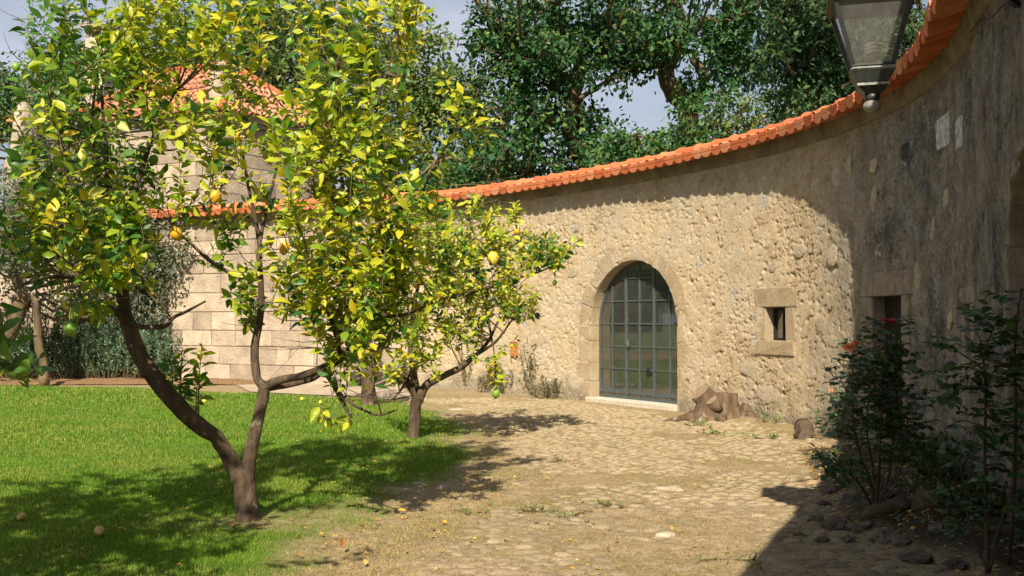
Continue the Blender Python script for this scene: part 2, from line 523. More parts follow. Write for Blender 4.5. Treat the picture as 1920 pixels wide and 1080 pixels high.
def glass_mat(name, tint, refl_boost=1.0, dirt=0.0, dirtcol=(0.5, 0.5, 0.45)):
    m, nt, out = new_mat(name)
    tr = N(nt, 'ShaderNodeBsdfTransparent'); tr.inputs[0].default_value = (*tint, 1)
    gl = N(nt, 'ShaderNodeBsdfGlossy'); gl.inputs['Roughness'].default_value = 0.03
    fr = N(nt, 'ShaderNodeFresnel'); fr.inputs['IOR'].default_value = 1.52
    f = math_n(nt, 'MULTIPLY', fr.outputs[0], refl_boost, clamp=True)
    mx = N(nt, 'ShaderNodeMixShader')
    nt.links.new(f, mx.inputs[0]); nt.links.new(tr.outputs[0], mx.inputs[1]); nt.links.new(gl.outputs[0], mx.inputs[2])
    last = mx.outputs[0]
    if dirt:
        co = gpos(nt)
        d = N(nt, 'ShaderNodeBsdfDiffuse'); d.inputs[0].default_value = (*dirtcol, 1)
        tl = N(nt, 'ShaderNodeBsdfTranslucent'); tl.inputs[0].default_value = (*dirtcol, 1)
        a = N(nt, 'ShaderNodeAddShader')
        m0 = N(nt, 'ShaderNodeMixShader'); m0.inputs[0].default_value = 0.5
        nt.links.new(d.outputs[0], m0.inputs[1]); nt.links.new(tl.outputs[0], m0.inputs[2])
        dn = noise(nt, scaled(nt, co, (6, 6, 2.5)), 2.0, 6, 0.6)
        df = ramp(nt, dn, [(0.3, dirt * 0.6), (0.75, min(1.0, dirt * 1.4))])
        m2 = N(nt, 'ShaderNodeMixShader')
        nt.links.new(df, m2.inputs[0]); nt.links.new(last, m2.inputs[1]); nt.links.new(m0.outputs[0], m2.inputs[2])
        last = m2.outputs[0]
    nt.links.new(last, out.inputs['Surface'])
    return m


M['glass'] = glass_mat('window_glass', (0.84, 0.90, 0.87), 4.5, 0.12, (0.48, 0.52, 0.48))
M['lampglass'] = glass_mat('dirty_lantern_glass', (0.90, 0.90, 0.88), 1.0, 0.15, (0.88, 0.88, 0.85))


def ground_mat(name, green=False, stone=False):
    m, nt, out = new_mat(name)
    co = gpos(nt)
    big = noise(nt, co, 0.9, 5, 0.6)
    mid = noise(nt, co, 5, 7, 0.65)
    fine = noise(nt, co, 60, 6, 0.7)
    c = ramp(nt, mid, [(0.3, (0.19, 0.14, 0.08)), (0.5, (0.29, 0.222, 0.135)), (0.7, (0.38, 0.305, 0.20))])
    c = mixc(nt, ramp(nt, big, [(0.42, 0.0), (0.62, 0.7)]), c, (0.21, 0.18, 0.085))
    sp = noise(nt, co, 2.2, 4, 0.6)
    c = mixc(nt, ramp(nt, sp, [(0.64, 0.0), (0.72, 0.6)]), c, (0.44, 0.37, 0.27))
    c = mixc(nt, 0.85, c, ramp(nt, fine, [(0.34, (0.42, 0.39, 0.34)), (0.5, (1, 1, 1)), (0.68, (1.5, 1.45, 1.35))]), 'MULTIPLY')
    c = mixc(nt, 0.6, c, ramp(nt, noise(nt, co, 18, 6, 0.7), [(0.36, (0.62, 0.58, 0.50)), (0.52, (1, 1, 1)), (0.66, (1.22, 1.2, 1.15))]), 'MULTIPLY')
    if stone:
        g_ = math_n(nt, 'MULTIPLY_ADD', objrand(nt), 0.32, 0.72)
        cc = N(nt, 'ShaderNodeCombineColor')
        for s_ in cc.inputs: nt.links.new(g_, s_)
        c = mixc(nt, 1.0, mixc(nt, 0.4, c, (0.33, 0.275, 0.20)), cc.outputs[0], 'MULTIPLY')
    elif not green:
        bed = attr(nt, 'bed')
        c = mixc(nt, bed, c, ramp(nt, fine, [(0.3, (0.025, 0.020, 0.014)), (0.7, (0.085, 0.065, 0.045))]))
    else:
        g = attr(nt, 'dens')
        c = mixc(nt, g, c, ramp(nt, fine, [(0.3, (0.05, 0.075, 0.012)), (0.7, (0.13, 0.17, 0.03))]))
    h = math_n(nt, 'ADD', noise(nt, co, 20, 6, 0.7), math_n(nt, 'MULTIPLY', fine, 0.5))
    principled(nt, out, c, 0.95, bump(nt, h, 0.8, 0.02), 0.1)
    return m


M['ground'] = ground_mat('trodden_earth')
M['cobble'] = ground_mat('cobble', False, True)
M['lawnsoil'] = ground_mat('lawn_turf', True)
M['path'] = simple_mat('path_dust', (0.34, 0.285, 0.215), 0.95, 0.1, var=0.18, nscale=3, bstr=0.5, bscale=50, bdist=0.01)
M['mulch'] = simple_mat('bark_mulch', (0.22, 0.135, 0.075), 0.95, 0.1, var=0.5, nscale=18, bstr=0.9, bscale=40, bdist=0.03)

# ------------------------------------------------------------------ terrain
def seg_dist(px, py, poly):
    """signed distance to polygon (positive inside)"""
    d = np.full(px.shape, 1e9); inside = np.zeros(px.shape, bool)
    n = len(poly)
    for i in range(n):
        ax, ay = poly[i]; bx, by = poly[(i + 1) % n]
        ex, ey = bx - ax, by - ay
        t = np.clip(((px - ax) * ex + (py - ay) * ey) / (ex * ex + ey * ey + 1e-12), 0, 1)
        d = np.minimum(d, np.hypot(px - ax - t * ex, py - ay - t * ey))
        c = ((ay > py) != (by > py)) & (px < (bx - ax) * (py - ay) / (by - ay + 1e-12) + ax)
        inside ^= c
    return np.where(inside, d, -d)


BED = [tuple(p) for p in ([3.5, 12.2], [3.15, 10.6], [2.95, 9.4], [2.7, 8.4], [2.5, 7.7], [2.65, 7.1], [2.9, 6.4], [2.4, 4.4], [4.2, 4.4], [4.9, 9.0], [4.9, 12.2])]
LAWN = [tuple(G(u, v)[:2]) for u, v in ((-700, 1250), (480, 1250), (640, 1080), (735, 1010), (820, 950), (880, 895), (905, 855), (890, 805), (850, 770),
                                        (740, 750), (620, 744), (480, 737), (250, 728), (0, 723), (-700, 722))]


def gz(x, y):
    x = np.asarray(x, float); y = np.asarray(y, float)
    h = 0.035 * (fbm(x * 0.9 + 5, y * 0.9, 4) - 0.5) + 0.018 * (fbm(x * 5, y * 5 + 40, 3) - 0.5)
    b = seg_dist(x, y, BED)
    h = h + 0.13 * np.exp(-((x - 3.45) ** 2 + (y - 15.9) ** 2) / 0.22) + 0.07 * np.exp(-((x - 3.95) ** 2 + (y - 14.9) ** 2) / 0.5)
    h = h + np.clip(b / 0.35, 0, 1) * 0.10
    h = h + np.clip(b / 0.7, 0, 1) * 0.10 * (fbm(x * 3.1, y * 3.1 + 9, 3) - 0.3)
    return h


def grid_xy(xs, ys):
    X, Y = np.meshgrid(xs, ys, indexing='ij')
    nx, ny = X.shape
    i = np.arange(nx * ny).reshape(nx, ny)
    F = np.stack([i[:-1, :-1], i[1:, :-1], i[1:, 1:], i[:-1, 1:]], -1).reshape(-1, 4)
    return X, Y, F


M['meadow'] = simple_mat('meadow', (0.10, 0.12, 0.04), 0.95, 0.1, var=0.5, nscale=0.6)
big = mesh_np('terrain', [(-400, -400, -0.3), (400, -400, -0.3), (400, 500, -0.3), (-400, 500, -0.3)], [(0, 1, 2, 3)], M['meadow'])
link('terrain', big, kind='structure')

ys = np.concatenate([np.arange(-2, 5, 0.25), np.arange(5, 12, 0.05), np.arange(12, 20, 0.1), np.arange(20, 33, 0.25)])
xs = np.concatenate([np.arange(-22, -6, 0.5), np.arange(-6, -1.5, 0.12), np.arange(-1.5, 5, 0.05), np.arange(5, 9, 0.4)])
X, Y, F = grid_xy(xs, ys)
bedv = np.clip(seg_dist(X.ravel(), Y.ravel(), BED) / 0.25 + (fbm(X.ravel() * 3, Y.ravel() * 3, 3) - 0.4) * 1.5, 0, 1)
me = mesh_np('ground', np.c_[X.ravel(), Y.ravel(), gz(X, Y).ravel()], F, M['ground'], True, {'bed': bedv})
ground = link('ground', me, kind='structure')

# lawn: turf sheet a little above the earth, thinning out towards its edge
X, Y, F = grid_xy(np.arange(-22, 0.6, 0.16), np.concatenate([np.arange(3.5, 12, 0.12), np.arange(12, 25.5, 0.25)]))
ld = seg_dist(X.ravel(), Y.ravel(), LAWN)
keep = (ld > -0.02)[F].all(1)


def lawn_density(x, y):
    d = seg_dist(x, y, LAWN)
    n = fbm(x * 1.1 + 3, y * 1.1, 4)
    near = np.clip((x + 2.6) / 1.6, 0, 1) * np.clip((9.4 - y) / 1.5, 0, 1)      # worn corner by the camera
    bare = np.exp(-((x + 2.0) ** 2 + (y - 7.7) ** 2) / 0.14)                        # round the trunk
    return np.clip(d * 1.05 + (n - 0.5) * 2.1 + 0.12 - near * (0.14 - 0.8 * (n - 0.5)), 0, 1) * (1 - 0.85 * bare)


dens = lawn_density(X.ravel(), Y.ravel())
me = mesh_np('lawn', np.c_[X.ravel(), Y.ravel(), gz(X, Y).ravel() - 0.014 + 0.05 * np.clip(ld * 1.2, 0, 1)], F[keep], M['lawnsoil'], True, {'dens': np.clip(dens * 1.3, 0, 1)})
lawn = link('lawn', me, kind='structure')


def lawn_z(x, y):
    return gz(x, y) - 0.014 + 0.05 * np.clip(seg_dist(x, y, LAWN) * 1.2, 0, 1)


# path and strip of mulch between the lawn and the wall
pp = [G(470, 736), G(650, 744), G(735, 750), G(775, 742), G(745, 727), G(560, 719), G(430, 717)]
bm = bmesh.new()
vs = [bm.verts.new((p[0], p[1], gz(p[0], p[1]) + 0.022)) for p in pp]
bmesh.ops.triangulate(bm, faces=[bm.faces.new(vs)])
bmesh.ops.subdivide_edges(bm, edges=bm.edges[:], cuts=5, use_grid_fill=True)
for v in bm.verts: v.co.z = float(gz(v.co.x, v.co.y)) + 0.02
link('path', bm_mesh('path', bm, M['path']), kind='structure')
X, Y, F = grid_xy(np.linspace(-22, -5.6, 90), np.linspace(24.0, 27.4, 20))
me = mesh_np('mulch_strip', np.c_[X.ravel(), Y.ravel(), gz(X, Y).ravel() + 0.02 + 0.10 * fbm(X.ravel() * 3, Y.ravel() * 3, 3) * np.clip((Y.ravel() - 24.0) * 2, 0, 1)], F, M['mulch'], True)
link('mulch_strip', me, kind='structure')


# ------------------------------------------------------------------ leaf batches
def leaf_template(w=0.24, fold=0.10, droop=0.12, n=3):
    """pointed leaf along +Y, length 1, folded along the midrib, tip drooping"""
    t = np.linspace(0, 1, n + 1)
    V = [(0, tt, -droop * tt * tt) for tt in t]
    prof = {2: [1.0], 3: [0.85, 0.8], 4: [0.7, 1.0, 0.66]}[n]
    mid = len(V)
    for k, pr in enumerate(prof):
        V.append((-w * pr, t[k + 1], fold * pr - droop * t[k + 1] ** 2))
        V.append((w * pr, t[k + 1], fold * pr - droop * t[k + 1] ** 2))
    F = []
    for side in (0, 1):
        L = [mid + 2 * k + side for k in range(n - 1)]
        tri = [(0, 1, L[0])]
        for k in range(n - 2):
            tri += [(k + 1, k + 2, L[k + 1]), (k + 1, L[k + 1], L[k])]
        tri += [(n - 1, n, L[-1])]
        F += [t3 if side else t3[::-1] for t3 in tri]
    return np.array(V), np.array(F)


LEAF4 = leaf_template(0.25, 0.09, 0.16, 4)
LEAF3 = leaf_template(0.27, 0.09, 0.12, 3)
LEAF2 = leaf_template(0.30, 0.07, 0.08, 2)


def frames(dirs, normals):
    y = dirs / (np.linalg.norm(dirs, axis=1)[:, None] + 1e-9)
    z = normals - y * (normals * y).sum(1)[:, None]
    z /= np.linalg.norm(z, axis=1)[:, None] + 1e-9
    x = np.cross(y, z)
    return np.stack([x, y, z], -1)      # columns


def leaf_batch(name, tpl, pos, dirs, normals, size, rnd, mat, smooth=False):
    TV, TF = tpl
    Rm = frames(dirs, normals)
    vr = np.random.default_rng(len(pos))
    sc = np.stack([vr.uniform(.72, 1.2, len(pos)), np.ones(len(pos)), vr.uniform(-.2, 2.4, len(pos))], 1)
    V = np.einsum('nij,nvj->nvi', Rm, TV[None] * sc[:, None, :]) * size[:, None, None] + pos[:, None, :]
    n, k = len(pos), len(TV)
    F = (TF[None] + (np.arange(n) * k)[:, None, None]).reshape(-1, 3)
    return mesh_np(name, V.reshape(-1, 3), F, mat, smooth, {'rnd': np.repeat(rnd, k)})


def leaf_objects(name, me, pos, dirs, normals, size, parent):
    Rm = frames(dirs, normals)
    base = np.array(parent.location)
    for i in range(len(pos)):
        o = bpy.data.objects.new(name, me)
        C.objects.link(o); o.parent = parent
        T = Matrix.Identity(4)
        for a in range(3):
            for b in range(3): T[a][b] = Rm[i, a, b] * size[i]
            T[a][3] = pos[i, a] - base[a]
        o.matrix_local = T


# ------------------------------------------------------------------ courtyard wall
WP = [(-2.7, 23.25), (-1.8, 22.85), (-0.84, 22.1), (0.42, 20.77), (1.66, 19.18), (2.79, 17.5), (3.73, 15.73), (4.37, 13.87), (4.62, 11.93), (4.53, 10.5), (4.28, 9.35),
      (3.8, 7.85), (3.31, 6.35), (2.6, 4.76), (1.15, 1.55), (0.9, 1.0)]
_w = smooth_line(WP, 2400)
_ws = np.r_[0, np.cumsum(np.hypot(*np.diff(_w, axis=0).T))]
WLEN = _ws[-1]
_wt = np.gradient(_w, axis=0); _wt /= np.linalg.norm(_wt, axis=1)[:, None]
ker = np.exp(-np.linspace(-2, 2, 121) ** 2); ker /= ker.sum()
_wt = np.stack([np.convolve(np.pad(_wt[:, i], 60, mode='edge'), ker, 'valid') for i in (0, 1)], 1)
_wt /= np.linalg.norm(_wt, axis=1)[:, None]


def W(s, z, off):
    s = np.asarray(s, float)
    x = np.interp(s, _ws, _w[:, 0]); y = np.interp(s, _ws, _w[:, 1])
    tx = np.interp(s, _ws, _wt[:, 0]); ty = np.interp(s, _ws, _wt[:, 1])
    z = np.broadcast_to(np.asarray(z, float), s.shape)
    return np.stack([x + ty * off, y - tx * off, z], -1)


def Wt(s): return np.array([np.interp(s, _ws, _wt[:, 0]), np.interp(s, _ws, _wt[:, 1]), 0])


def project(p):
    d = np.asarray(p, float) - np.array([0, 0, CAMZ])
    return 960 + FPX * d[..., 0] / (d @ _fwd), 540 - FPX * (d @ _up) / (d @ _fwd)


_ss = np.linspace(0, WLEN, 4000)


def s_of_u(u, off=0.0, z=1.6):
    pu, _ = project(W(_ss, z, off))
    m = W(_ss, z, off)[:, 1] > 5.6
    k = np.where(m, np.abs(pu - u), 1e9).argmin()
    return _ss[k]


def z_of_v(s, v, off=0.0):
    y = W(np.array(s), 0, off)
    zs = np.linspace(-0.5, 5, 1200)
    _, pv = project(np.stack([np.full(1200, y[0]), np.full(1200, y[1]), zs], -1))
    return zs[np.abs(pv - v).argmin()]


# openings in (s, z)
AD0, AD1 = s_of_u(1107), s_of_u(1269)          # arched door
ADC, ADR = (AD0 + AD1) / 2, (AD1 - AD0) / 2
AD_TOP = z_of_v(s_of_u(1197), 487)
AD_SPR = AD_TOP - ADR
AD_SILL = z_of_v(ADC, 752)
SW0, SW1 = s_of_u(1435), s_of_u(1471)          # small window
SW_B, SW_T = z_of_v(SW0, 638), z_of_v(SW0, 576)
ND0, ND1 = s_of_u(1635), s_of_u(1690)          # narrow door
ND_B, ND_T = z_of_v(ND0, 815), z_of_v(ND0, 556)
SL0, SL1 = s_of_u(1806), s_of_u(1821)          # slit
SL_B, SL_T = z_of_v(SL0, 668), z_of_v(SL0, 570)
RA0 = s_of_u(1886, 0, 1.9)                      # big arch at the right
RAR = 0.95
RA1 = RA0 + 2 * RAR
RAC = RA0 + RAR
RA_SPR = 1.80


def arch_top(s, c, r, spr): return spr + np.sqrt(np.maximum(r * r - (s - c) ** 2, 0))


def opening_dist(s, z):
    """approximate signed distance to the nearest opening (negative inside)"""
    def rect(s0, s1, z0, z1):
        dx = np.maximum(s0 - s, s - s1); dz = np.maximum(z0 - z, z - z1)
        return np.where((dx < 0) & (dz < 0), np.maximum(dx, dz), np.hypot(np.maximum(dx, 0), np.maximum(dz, 0)))
    def arch(c, r, spr, z0):
        a = rect(c - r, c + r, z0, spr)
        b = np.where(z > spr - 0.01, np.hypot(s - c, z - spr) - r, 9)
        return np.minimum(a, b)
    d = arch(ADC, ADR, AD_SPR, -1)
    d = np.minimum(d, rect(SW0, SW1, SW_B, SW_T))
    d = np.minimum(d, rect(ND0, ND1, ND_B, ND_T))
    d = np.minimum(d, rect(SL0, SL1, SL_B, SL_T))
    d = np.minimum(d, arch(RAC, RAR, RA_SPR, -1))
    return d


wall = empty('courtyard_wall', 'tall curved courtyard wall of rough tan render with orange tile coping', 'wall', tuple(W(np.array(12.0), 0, 0)))
WB = Vector(wall.location)


def wlink(name, me, parent=None, **k):
    """link a mesh whose coordinates are in world space under the wall"""
    o = link(name, me, wall if parent is None else parent, **k)
    if parent is None: o.location = -WB
    return o


S0 = 0.0
ds = 0.0175
sg = np.arange(S0, WLEN, ds); zg = np.arange(-0.25, 4.17, ds)
SS, ZZ = np.meshgrid(sg, zg, indexing='ij')
od = opening_dist(SS, ZZ)
n1 = fbm(SS * 0.7, ZZ * 0.7 + 11, 3) - 0.5
n2 = fbm(SS * 3.1 + 7, ZZ * 3.1, 4, 0.55) - 0.5
warp = 0.25 * (fbm(SS * 4, ZZ * 4 + 60, 2) - 0.5)
w1, w2, wid = worley(SS * 2.6 + warp * 2, ZZ * 3.6 + warp * 2)
joint = np.clip((w2 - w1) / 0.16, 0, 1)
lost = np.clip((fbm(SS * 0.8 + 31, ZZ * 0.8 + 5, 3) - 0.42) * 6, 0, 1)         # render fallen away, rubble shows
relief = np.clip(1.1 - 0.5 * np.clip((AD0 - 2 - SS) / 4, 0, 1), 0.4, 1.2)
D = 0.07 * n1 + 0.016 * n2
D = D - lost * (1 - joint) * 0.004 + lost * (wid - 0.5) * 0.004
pit = fbm(SS * 13 + 3, ZZ * 19, 3, 0.6)
pz = 0.045 * np.clip((fbm(SS * 0.6 + 3, ZZ * 0.9 + 21, 2) - 0.45) * 4, -0.6, 1)
D = D - np.clip(pit - 0.640 + pz, 0, 0.06) * 0.24
crk = np.abs(fbm(SS * 2.0 + 50, ZZ * 3.6 + 8, 5, 0.62) - 0.5)
D = D - np.clip(0.012 - crk, 0, 1) * 2.6 * np.clip((fbm(SS * 1.3 + 90, ZZ * 1.3, 2) - 0.46) * 6, 0, 1)
fw1, fw2, fid = worley(SS * 5 + 4 * warp, ZZ * 6.5 + 4 * warp)
D = D - np.where(fid > 0.95, np.clip(0.30 - fw1, 0, 0.2) * 0.12, 0)
D = D + (fbm(SS * 17, ZZ * 17 + 3, 3, .7) - 0.5) * 0.009
D = D * relief
# foot of the wall splays out a little
D = D + np.clip(0.5 - ZZ, 0, 1) ** 2 * 0.30 * fbm(SS * 1.5, ZZ * 2, 2)
fall = np.clip(od / 0.30, 0, 1)
D = D * (0.15 + 0.85 * fall) - 0.004 * (1 - fall)
D = D * np.clip((4.15 - ZZ) / 0.10, 0.15, 1)
Vw = W(SS, ZZ, D)
ni, nj = SS.shape
idx = np.arange(ni * nj).reshape(ni, nj)
Fw = np.stack([idx[:-1, :-1], idx[1:, :-1], idx[1:, 1:], idx[:-1, 1:]], -1).reshape(-1, 4)
keep = (od.ravel()[Fw] > 0.05).all(1)
weather_shade = np.clip((SS - s_of_u(1490)) / 2.4, 0, 1)  # real grey staining plus shade painted into the right part of the wall
weather_shade = np.maximum(weather_shade, np.clip((ZZ - 3.2) / 0.9, 0, 1) * 0.35)
me = mesh_np('render_face', Vw.reshape(-1, 3), Fw[keep], M['wall'], True, {'weather_shade': weather_shade.ravel()})
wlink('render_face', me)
# back of the wall (garden side) and its ends
sb = np.arange(S0, WLEN + 0.2, 0.2); zb = np.arange(-0.25, 4.3, 0.1)
SB, ZB = np.meshgrid(sb, zb, indexing='ij')
idx = np.arange(SB.size).reshape(SB.shape)
Fb = np.stack([idx[:-1, :-1], idx[:-1, 1:], idx[1:, 1:], idx[1:, :-1]], -1).reshape(-1, 4)
kb = (opening_dist(SB, ZB).ravel()[Fb] > -0.0).any(1) & ~((opening_dist(SB, ZB).ravel()[Fb] < -0.12).any(1))
me = mesh_np('back_face', W(SB, ZB, -0.64).reshape(-1, 3), Fb[kb], M['wall'], False, {'weather_shade': np.zeros(SB.size)})
wlink('back_face', me)
bm = bmesh.new()
for s_ in (S0, WLEN):
    q = [W(np.array(s_), z_, o_) for z_, o_ in ((-0.2, 0.0), (4.28, 0.0), (4.28, -0.64), (-0.2, -0.64))]
    bm.faces.new([bm.verts.new(p) for p in q])
wlink('end_face', bm_mesh('end_face', bm, M['mortar']))


def sweep(name, prof, s0, s1, step, mat, jitter=0.0, smooth=False, target=W):
    s = np.arange(s0, s1 + step * 0.5, step)
    prof = np.array(prof)
    k = len(prof)
    V = []
    for j, (o_, z_) in enumerate(prof):
        jo = jitter * (fbm(s * 2.5 + 10 * j, s * 0 + j * 3.7, 3) - 0.5) * 2
        q = target(s, z_, 0.0)
        t = target(s, z_, 1.0) - q
        V.append(q + t * (o_ + jo)[:, None] + np.array([0, 0, 1]) * jo[:, None] * 0.6)
    V = np.stack(V, 1).reshape(-1, 3)
    F = []
    for i in range(len(s) - 1):
        for j in range(k):
            j2 = (j + 1) % k
            F.append((i * k + j, i * k + j2, (i + 1) * k + j2, (i + 1) * k + j))
    return mesh_np(name, V, F, mat, smooth)


corn = [(-0.02, 4.105), (0.035, 4.11), (0.04, 4.15), (0.05, 4.18), (0.065, 4.23), (0.08, 4.28), (0.09, 4.36), (-0.3, 4.45), (-0.62, 4.30), (-0.62, 4.06)]
wlink('cornice', sweep('cornice', corn, S0, WLEN, 0.12, M['cornice'], 0.010))

# dressed stones round the openings ---------------------------------------------------
def prism(poly, o_front, o_back, mat, name='stone_block', bev=0.012, jit=0.006, sub=None):
    """poly: (s,z) outline; extruded through the wall thickness between two offsets"""
    bm = bmesh.new()
    f = [bm.verts.new(W(np.array(s_), z_, o_front + random.uniform(-jit, jit))) for s_, z_ in poly]
    b = [bm.verts.new(W(np.array(s_), z_, o_back)) for s_, z_ in poly]
    n = len(poly)
    bm.faces.new(f)
    bm.faces.new(b[::-1])
    for i in range(n):
        bm.faces.new([f[i], b[i], b[(i + 1) % n], f[(i + 1) % n]])
    bmesh.ops.recalc_face_normals(bm, faces=bm.faces[:])
    if bev:
        ed = [e for e in bm.edges if all(v in f for v in e.verts)]
        bmesh.ops.bevel(bm, geom=ed, offset=bev, segments=2, affect='EDGES', profile=0.6)
    return bm_mesh(name, bm, mat)


def block(poly, parent=None, proud=0.002, back=-0.62, mat=None):
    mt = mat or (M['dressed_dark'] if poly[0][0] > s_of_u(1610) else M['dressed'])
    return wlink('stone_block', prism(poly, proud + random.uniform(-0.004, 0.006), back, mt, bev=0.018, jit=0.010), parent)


def arch_blocks(c, r, spr, z0, nv, wid, heights, back=-0.62, gap=0.006):
    for i in range(nv):
        a0 = math.pi - math.pi * i / nv; a1 = math.pi - math.pi * (i + 1) / nv
        g = gap / r
        rr = r + wid * random.uniform(0.85, 1.15)
        aa = np.linspace(a0 - g / 2, a1 + g / 2, 5)
        poly = [(c + r * math.cos(a), spr + r * math.sin(a)) for a in aa] + [(c + rr * math.cos(a), spr + rr * math.sin(a)) for a in aa[::-1]]
        block(poly, back=back)
    for sd in (-1, 1):
        z = z0
        for k, h in enumerate(heights):
            z2 = min(z + h, spr)
            ww = wid * random.choice([0.8, 1.0, 1.25])
            e = c + sd * r
            poly = [(e, z + gap / 2), (e + sd * ww, z + gap / 2), (e + sd * ww, z2 - gap / 2), (e, z2 - gap / 2)]
            block(poly, back=back)
            z = z2
            if z >= spr - 0.01: break


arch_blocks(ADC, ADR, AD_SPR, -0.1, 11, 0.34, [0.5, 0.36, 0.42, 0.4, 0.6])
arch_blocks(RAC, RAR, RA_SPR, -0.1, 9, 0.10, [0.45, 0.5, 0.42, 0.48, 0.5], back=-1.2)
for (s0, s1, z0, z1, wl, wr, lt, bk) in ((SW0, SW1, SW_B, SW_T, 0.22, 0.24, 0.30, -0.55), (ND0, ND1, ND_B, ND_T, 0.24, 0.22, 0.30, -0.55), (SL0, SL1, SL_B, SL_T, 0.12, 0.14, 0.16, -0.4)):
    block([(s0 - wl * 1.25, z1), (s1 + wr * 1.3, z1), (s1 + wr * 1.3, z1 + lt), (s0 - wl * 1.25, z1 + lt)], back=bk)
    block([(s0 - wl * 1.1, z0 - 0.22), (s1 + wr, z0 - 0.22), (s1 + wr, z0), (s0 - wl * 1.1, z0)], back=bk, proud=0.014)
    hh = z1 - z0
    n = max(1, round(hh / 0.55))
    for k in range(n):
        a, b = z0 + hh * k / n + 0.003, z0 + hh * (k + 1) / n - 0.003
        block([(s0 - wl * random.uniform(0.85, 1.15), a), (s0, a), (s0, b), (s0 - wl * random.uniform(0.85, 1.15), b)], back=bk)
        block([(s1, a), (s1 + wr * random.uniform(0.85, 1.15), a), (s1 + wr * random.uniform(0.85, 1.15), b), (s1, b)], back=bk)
# the two blocks of the door stoop and the step under the narrow door
block([(AD0 - 0.08, -0.05), (AD1 + 0.02, -0.05), (AD1 + 0.02, AD_SILL), (AD0 - 0.08, AD_SILL)], proud=0.07, mat=M['cement'])
block([(ND0 - 0.05, -0.1), (ND1 + 0.1, -0.1), (ND1 + 0.1, ND_B - 0.225), (ND0 - 0.05, ND_B - 0.225)], proud=0.22, back=-0.1, mat=M['cement'])

# rooms behind the openings (closed boxes, all but the plastered one also coloured near-black for shade)
def room(s0, s1, z0, z1, o0, o1, mat, floor=None):
    bm = bmesh.new()
    c = {}
    for i, s_ in enumerate((s0, s1)):
        for j, z_ in enumerate((z0, z1)):
            for k, o_ in enumerate((o0, o1)):
                c[i, j, k] = bm.verts.new(W(np.array(s_), z_, o_))
    bm.faces.new([c[0, 0, 1], c[1, 0, 1], c[1, 1, 1], c[0, 1, 1]])
    bm.faces.new([c[0, 0, 0], c[0, 0, 1], c[0, 1, 1], c[0, 1, 0]])
    bm.faces.new([c[1, 0, 0], c[1, 1, 0], c[1, 1, 1], c[1, 0, 1]])
    bm.faces.new([c[0, 1, 0], c[0, 1, 1], c[1, 1, 1], c[1, 1, 0]])
    fl = bm.faces.new([c[0, 0, 0], c[1, 0, 0], c[1, 0, 1], c[0, 0, 1]])
    me = bm_mesh('room', bm, mat)
    if floor:
        me.materials.append(floor); me.polygons[4].material_index = 1
    return wlink('room', me)


room(AD0 - 0.9, AD1 + 0.9, AD_SILL - 0.02, AD_TOP + 0.5, -0.6, -3.6, M['room'], M['roomfloor'])
room(SW0 - 0.1, SW1 + 0.1, SW_B - 0.1, SW_T + 0.1, -0.5, -1.3, M['dark'])
room(ND0 - 0.1, ND1 + 0.1, ND_B - 0.1, ND_T + 0.1, -0.5, -1.5, M['dark'])
room(SL0 - 0.02, SL1 + 0.02, SL_B - 0.02, SL_T + 0.02, -0.18, -0.39, M['wood'])
room(RA0 - 0.4, RA1 + 0.4, -0.05, RA_SPR + RAR + 0.4, -1.15, -4.0, M['dark'])


# glazed iron door in the arch --------------------------------------------------------
def sbox(bm, s0, s1, z0, z1, o0, o1, n=1):
    """box in wall coordinates following the curve"""
    for i in range(n):
        a, b = s0 + (s1 - s0) * i / n, s0 + (s1 - s0) * (i + 1) / n
        c = [bm.verts.new(W(np.array(s_), z_, o_)) for o_ in (o0, o1) for s_, z_ in ((a, z0), (b, z0), (b, z1), (a, z1))]
        for f in ((0, 1, 2, 3), (7, 6, 5, 4), (0, 4, 5, 1), (1, 5, 6, 2), (2, 6, 7, 3), (3, 7, 4, 0)):
            bm.faces.new([c[k] for k in f])


OD = -0.25
sv = {u: s_of_u(u, OD) for u in (1149, 1175, 1200, 1227, 1257)}
svl = [AD0 + 0.05] + [sv[u] for u in (1149, 1175, 1200, 1227, 1257)] + [AD1 - 0.02]
zmid = [z_of_v(s_of_u(1200, OD), v, OD) for v in (521, 564, 607, 650, 693, 737)]
zl = [AD_SILL + 0.02, zmid[5], zmid[4], zmid[3], zmid[2], zmid[1], zmid[0], AD_TOP]
door = None
bm = bmesh.new()
aa = np.linspace(0, math.pi, 25)
for k in range(24):          # outer arched frame
    for rr in (ADR - 0.045, ):
        q = []
        for a in (aa[k], aa[k + 1]):
            for r_ in (ADR - 0.045, ADR + 0.01):
                for o_ in (OD - 0.02, OD + 0.025):
                    q.append(bm.verts.new(W(np.array(ADC + r_ * math.cos(a)), AD_SPR + r_ * math.sin(a), o_)))
        for f in ((0, 1, 5, 4), (1, 3, 7, 5), (3, 2, 6, 7), (2, 0, 4, 6)):
            bm.faces.new([q[i] for i in f])
sbox(bm, AD0 - 0.01, AD0 + 0.045, AD_SILL, AD_SPR, OD - 0.02, OD + 0.025)
sbox(bm, AD1 - 0.045, AD1 + 0.01, AD_SILL, AD_SPR, OD - 0.02, OD + 0.025)
sbox(bm, AD0, AD1, AD_SILL, AD_SILL + 0.05, OD - 0.021, OD + 0.026, 6)
bmesh.ops.recalc_face_normals(bm, faces=bm.faces[:])
door = wlink('glazed_door', bm_mesh('glazed_door', bm, M['frame']))


def dlink(name, me): return link(name, me, door)


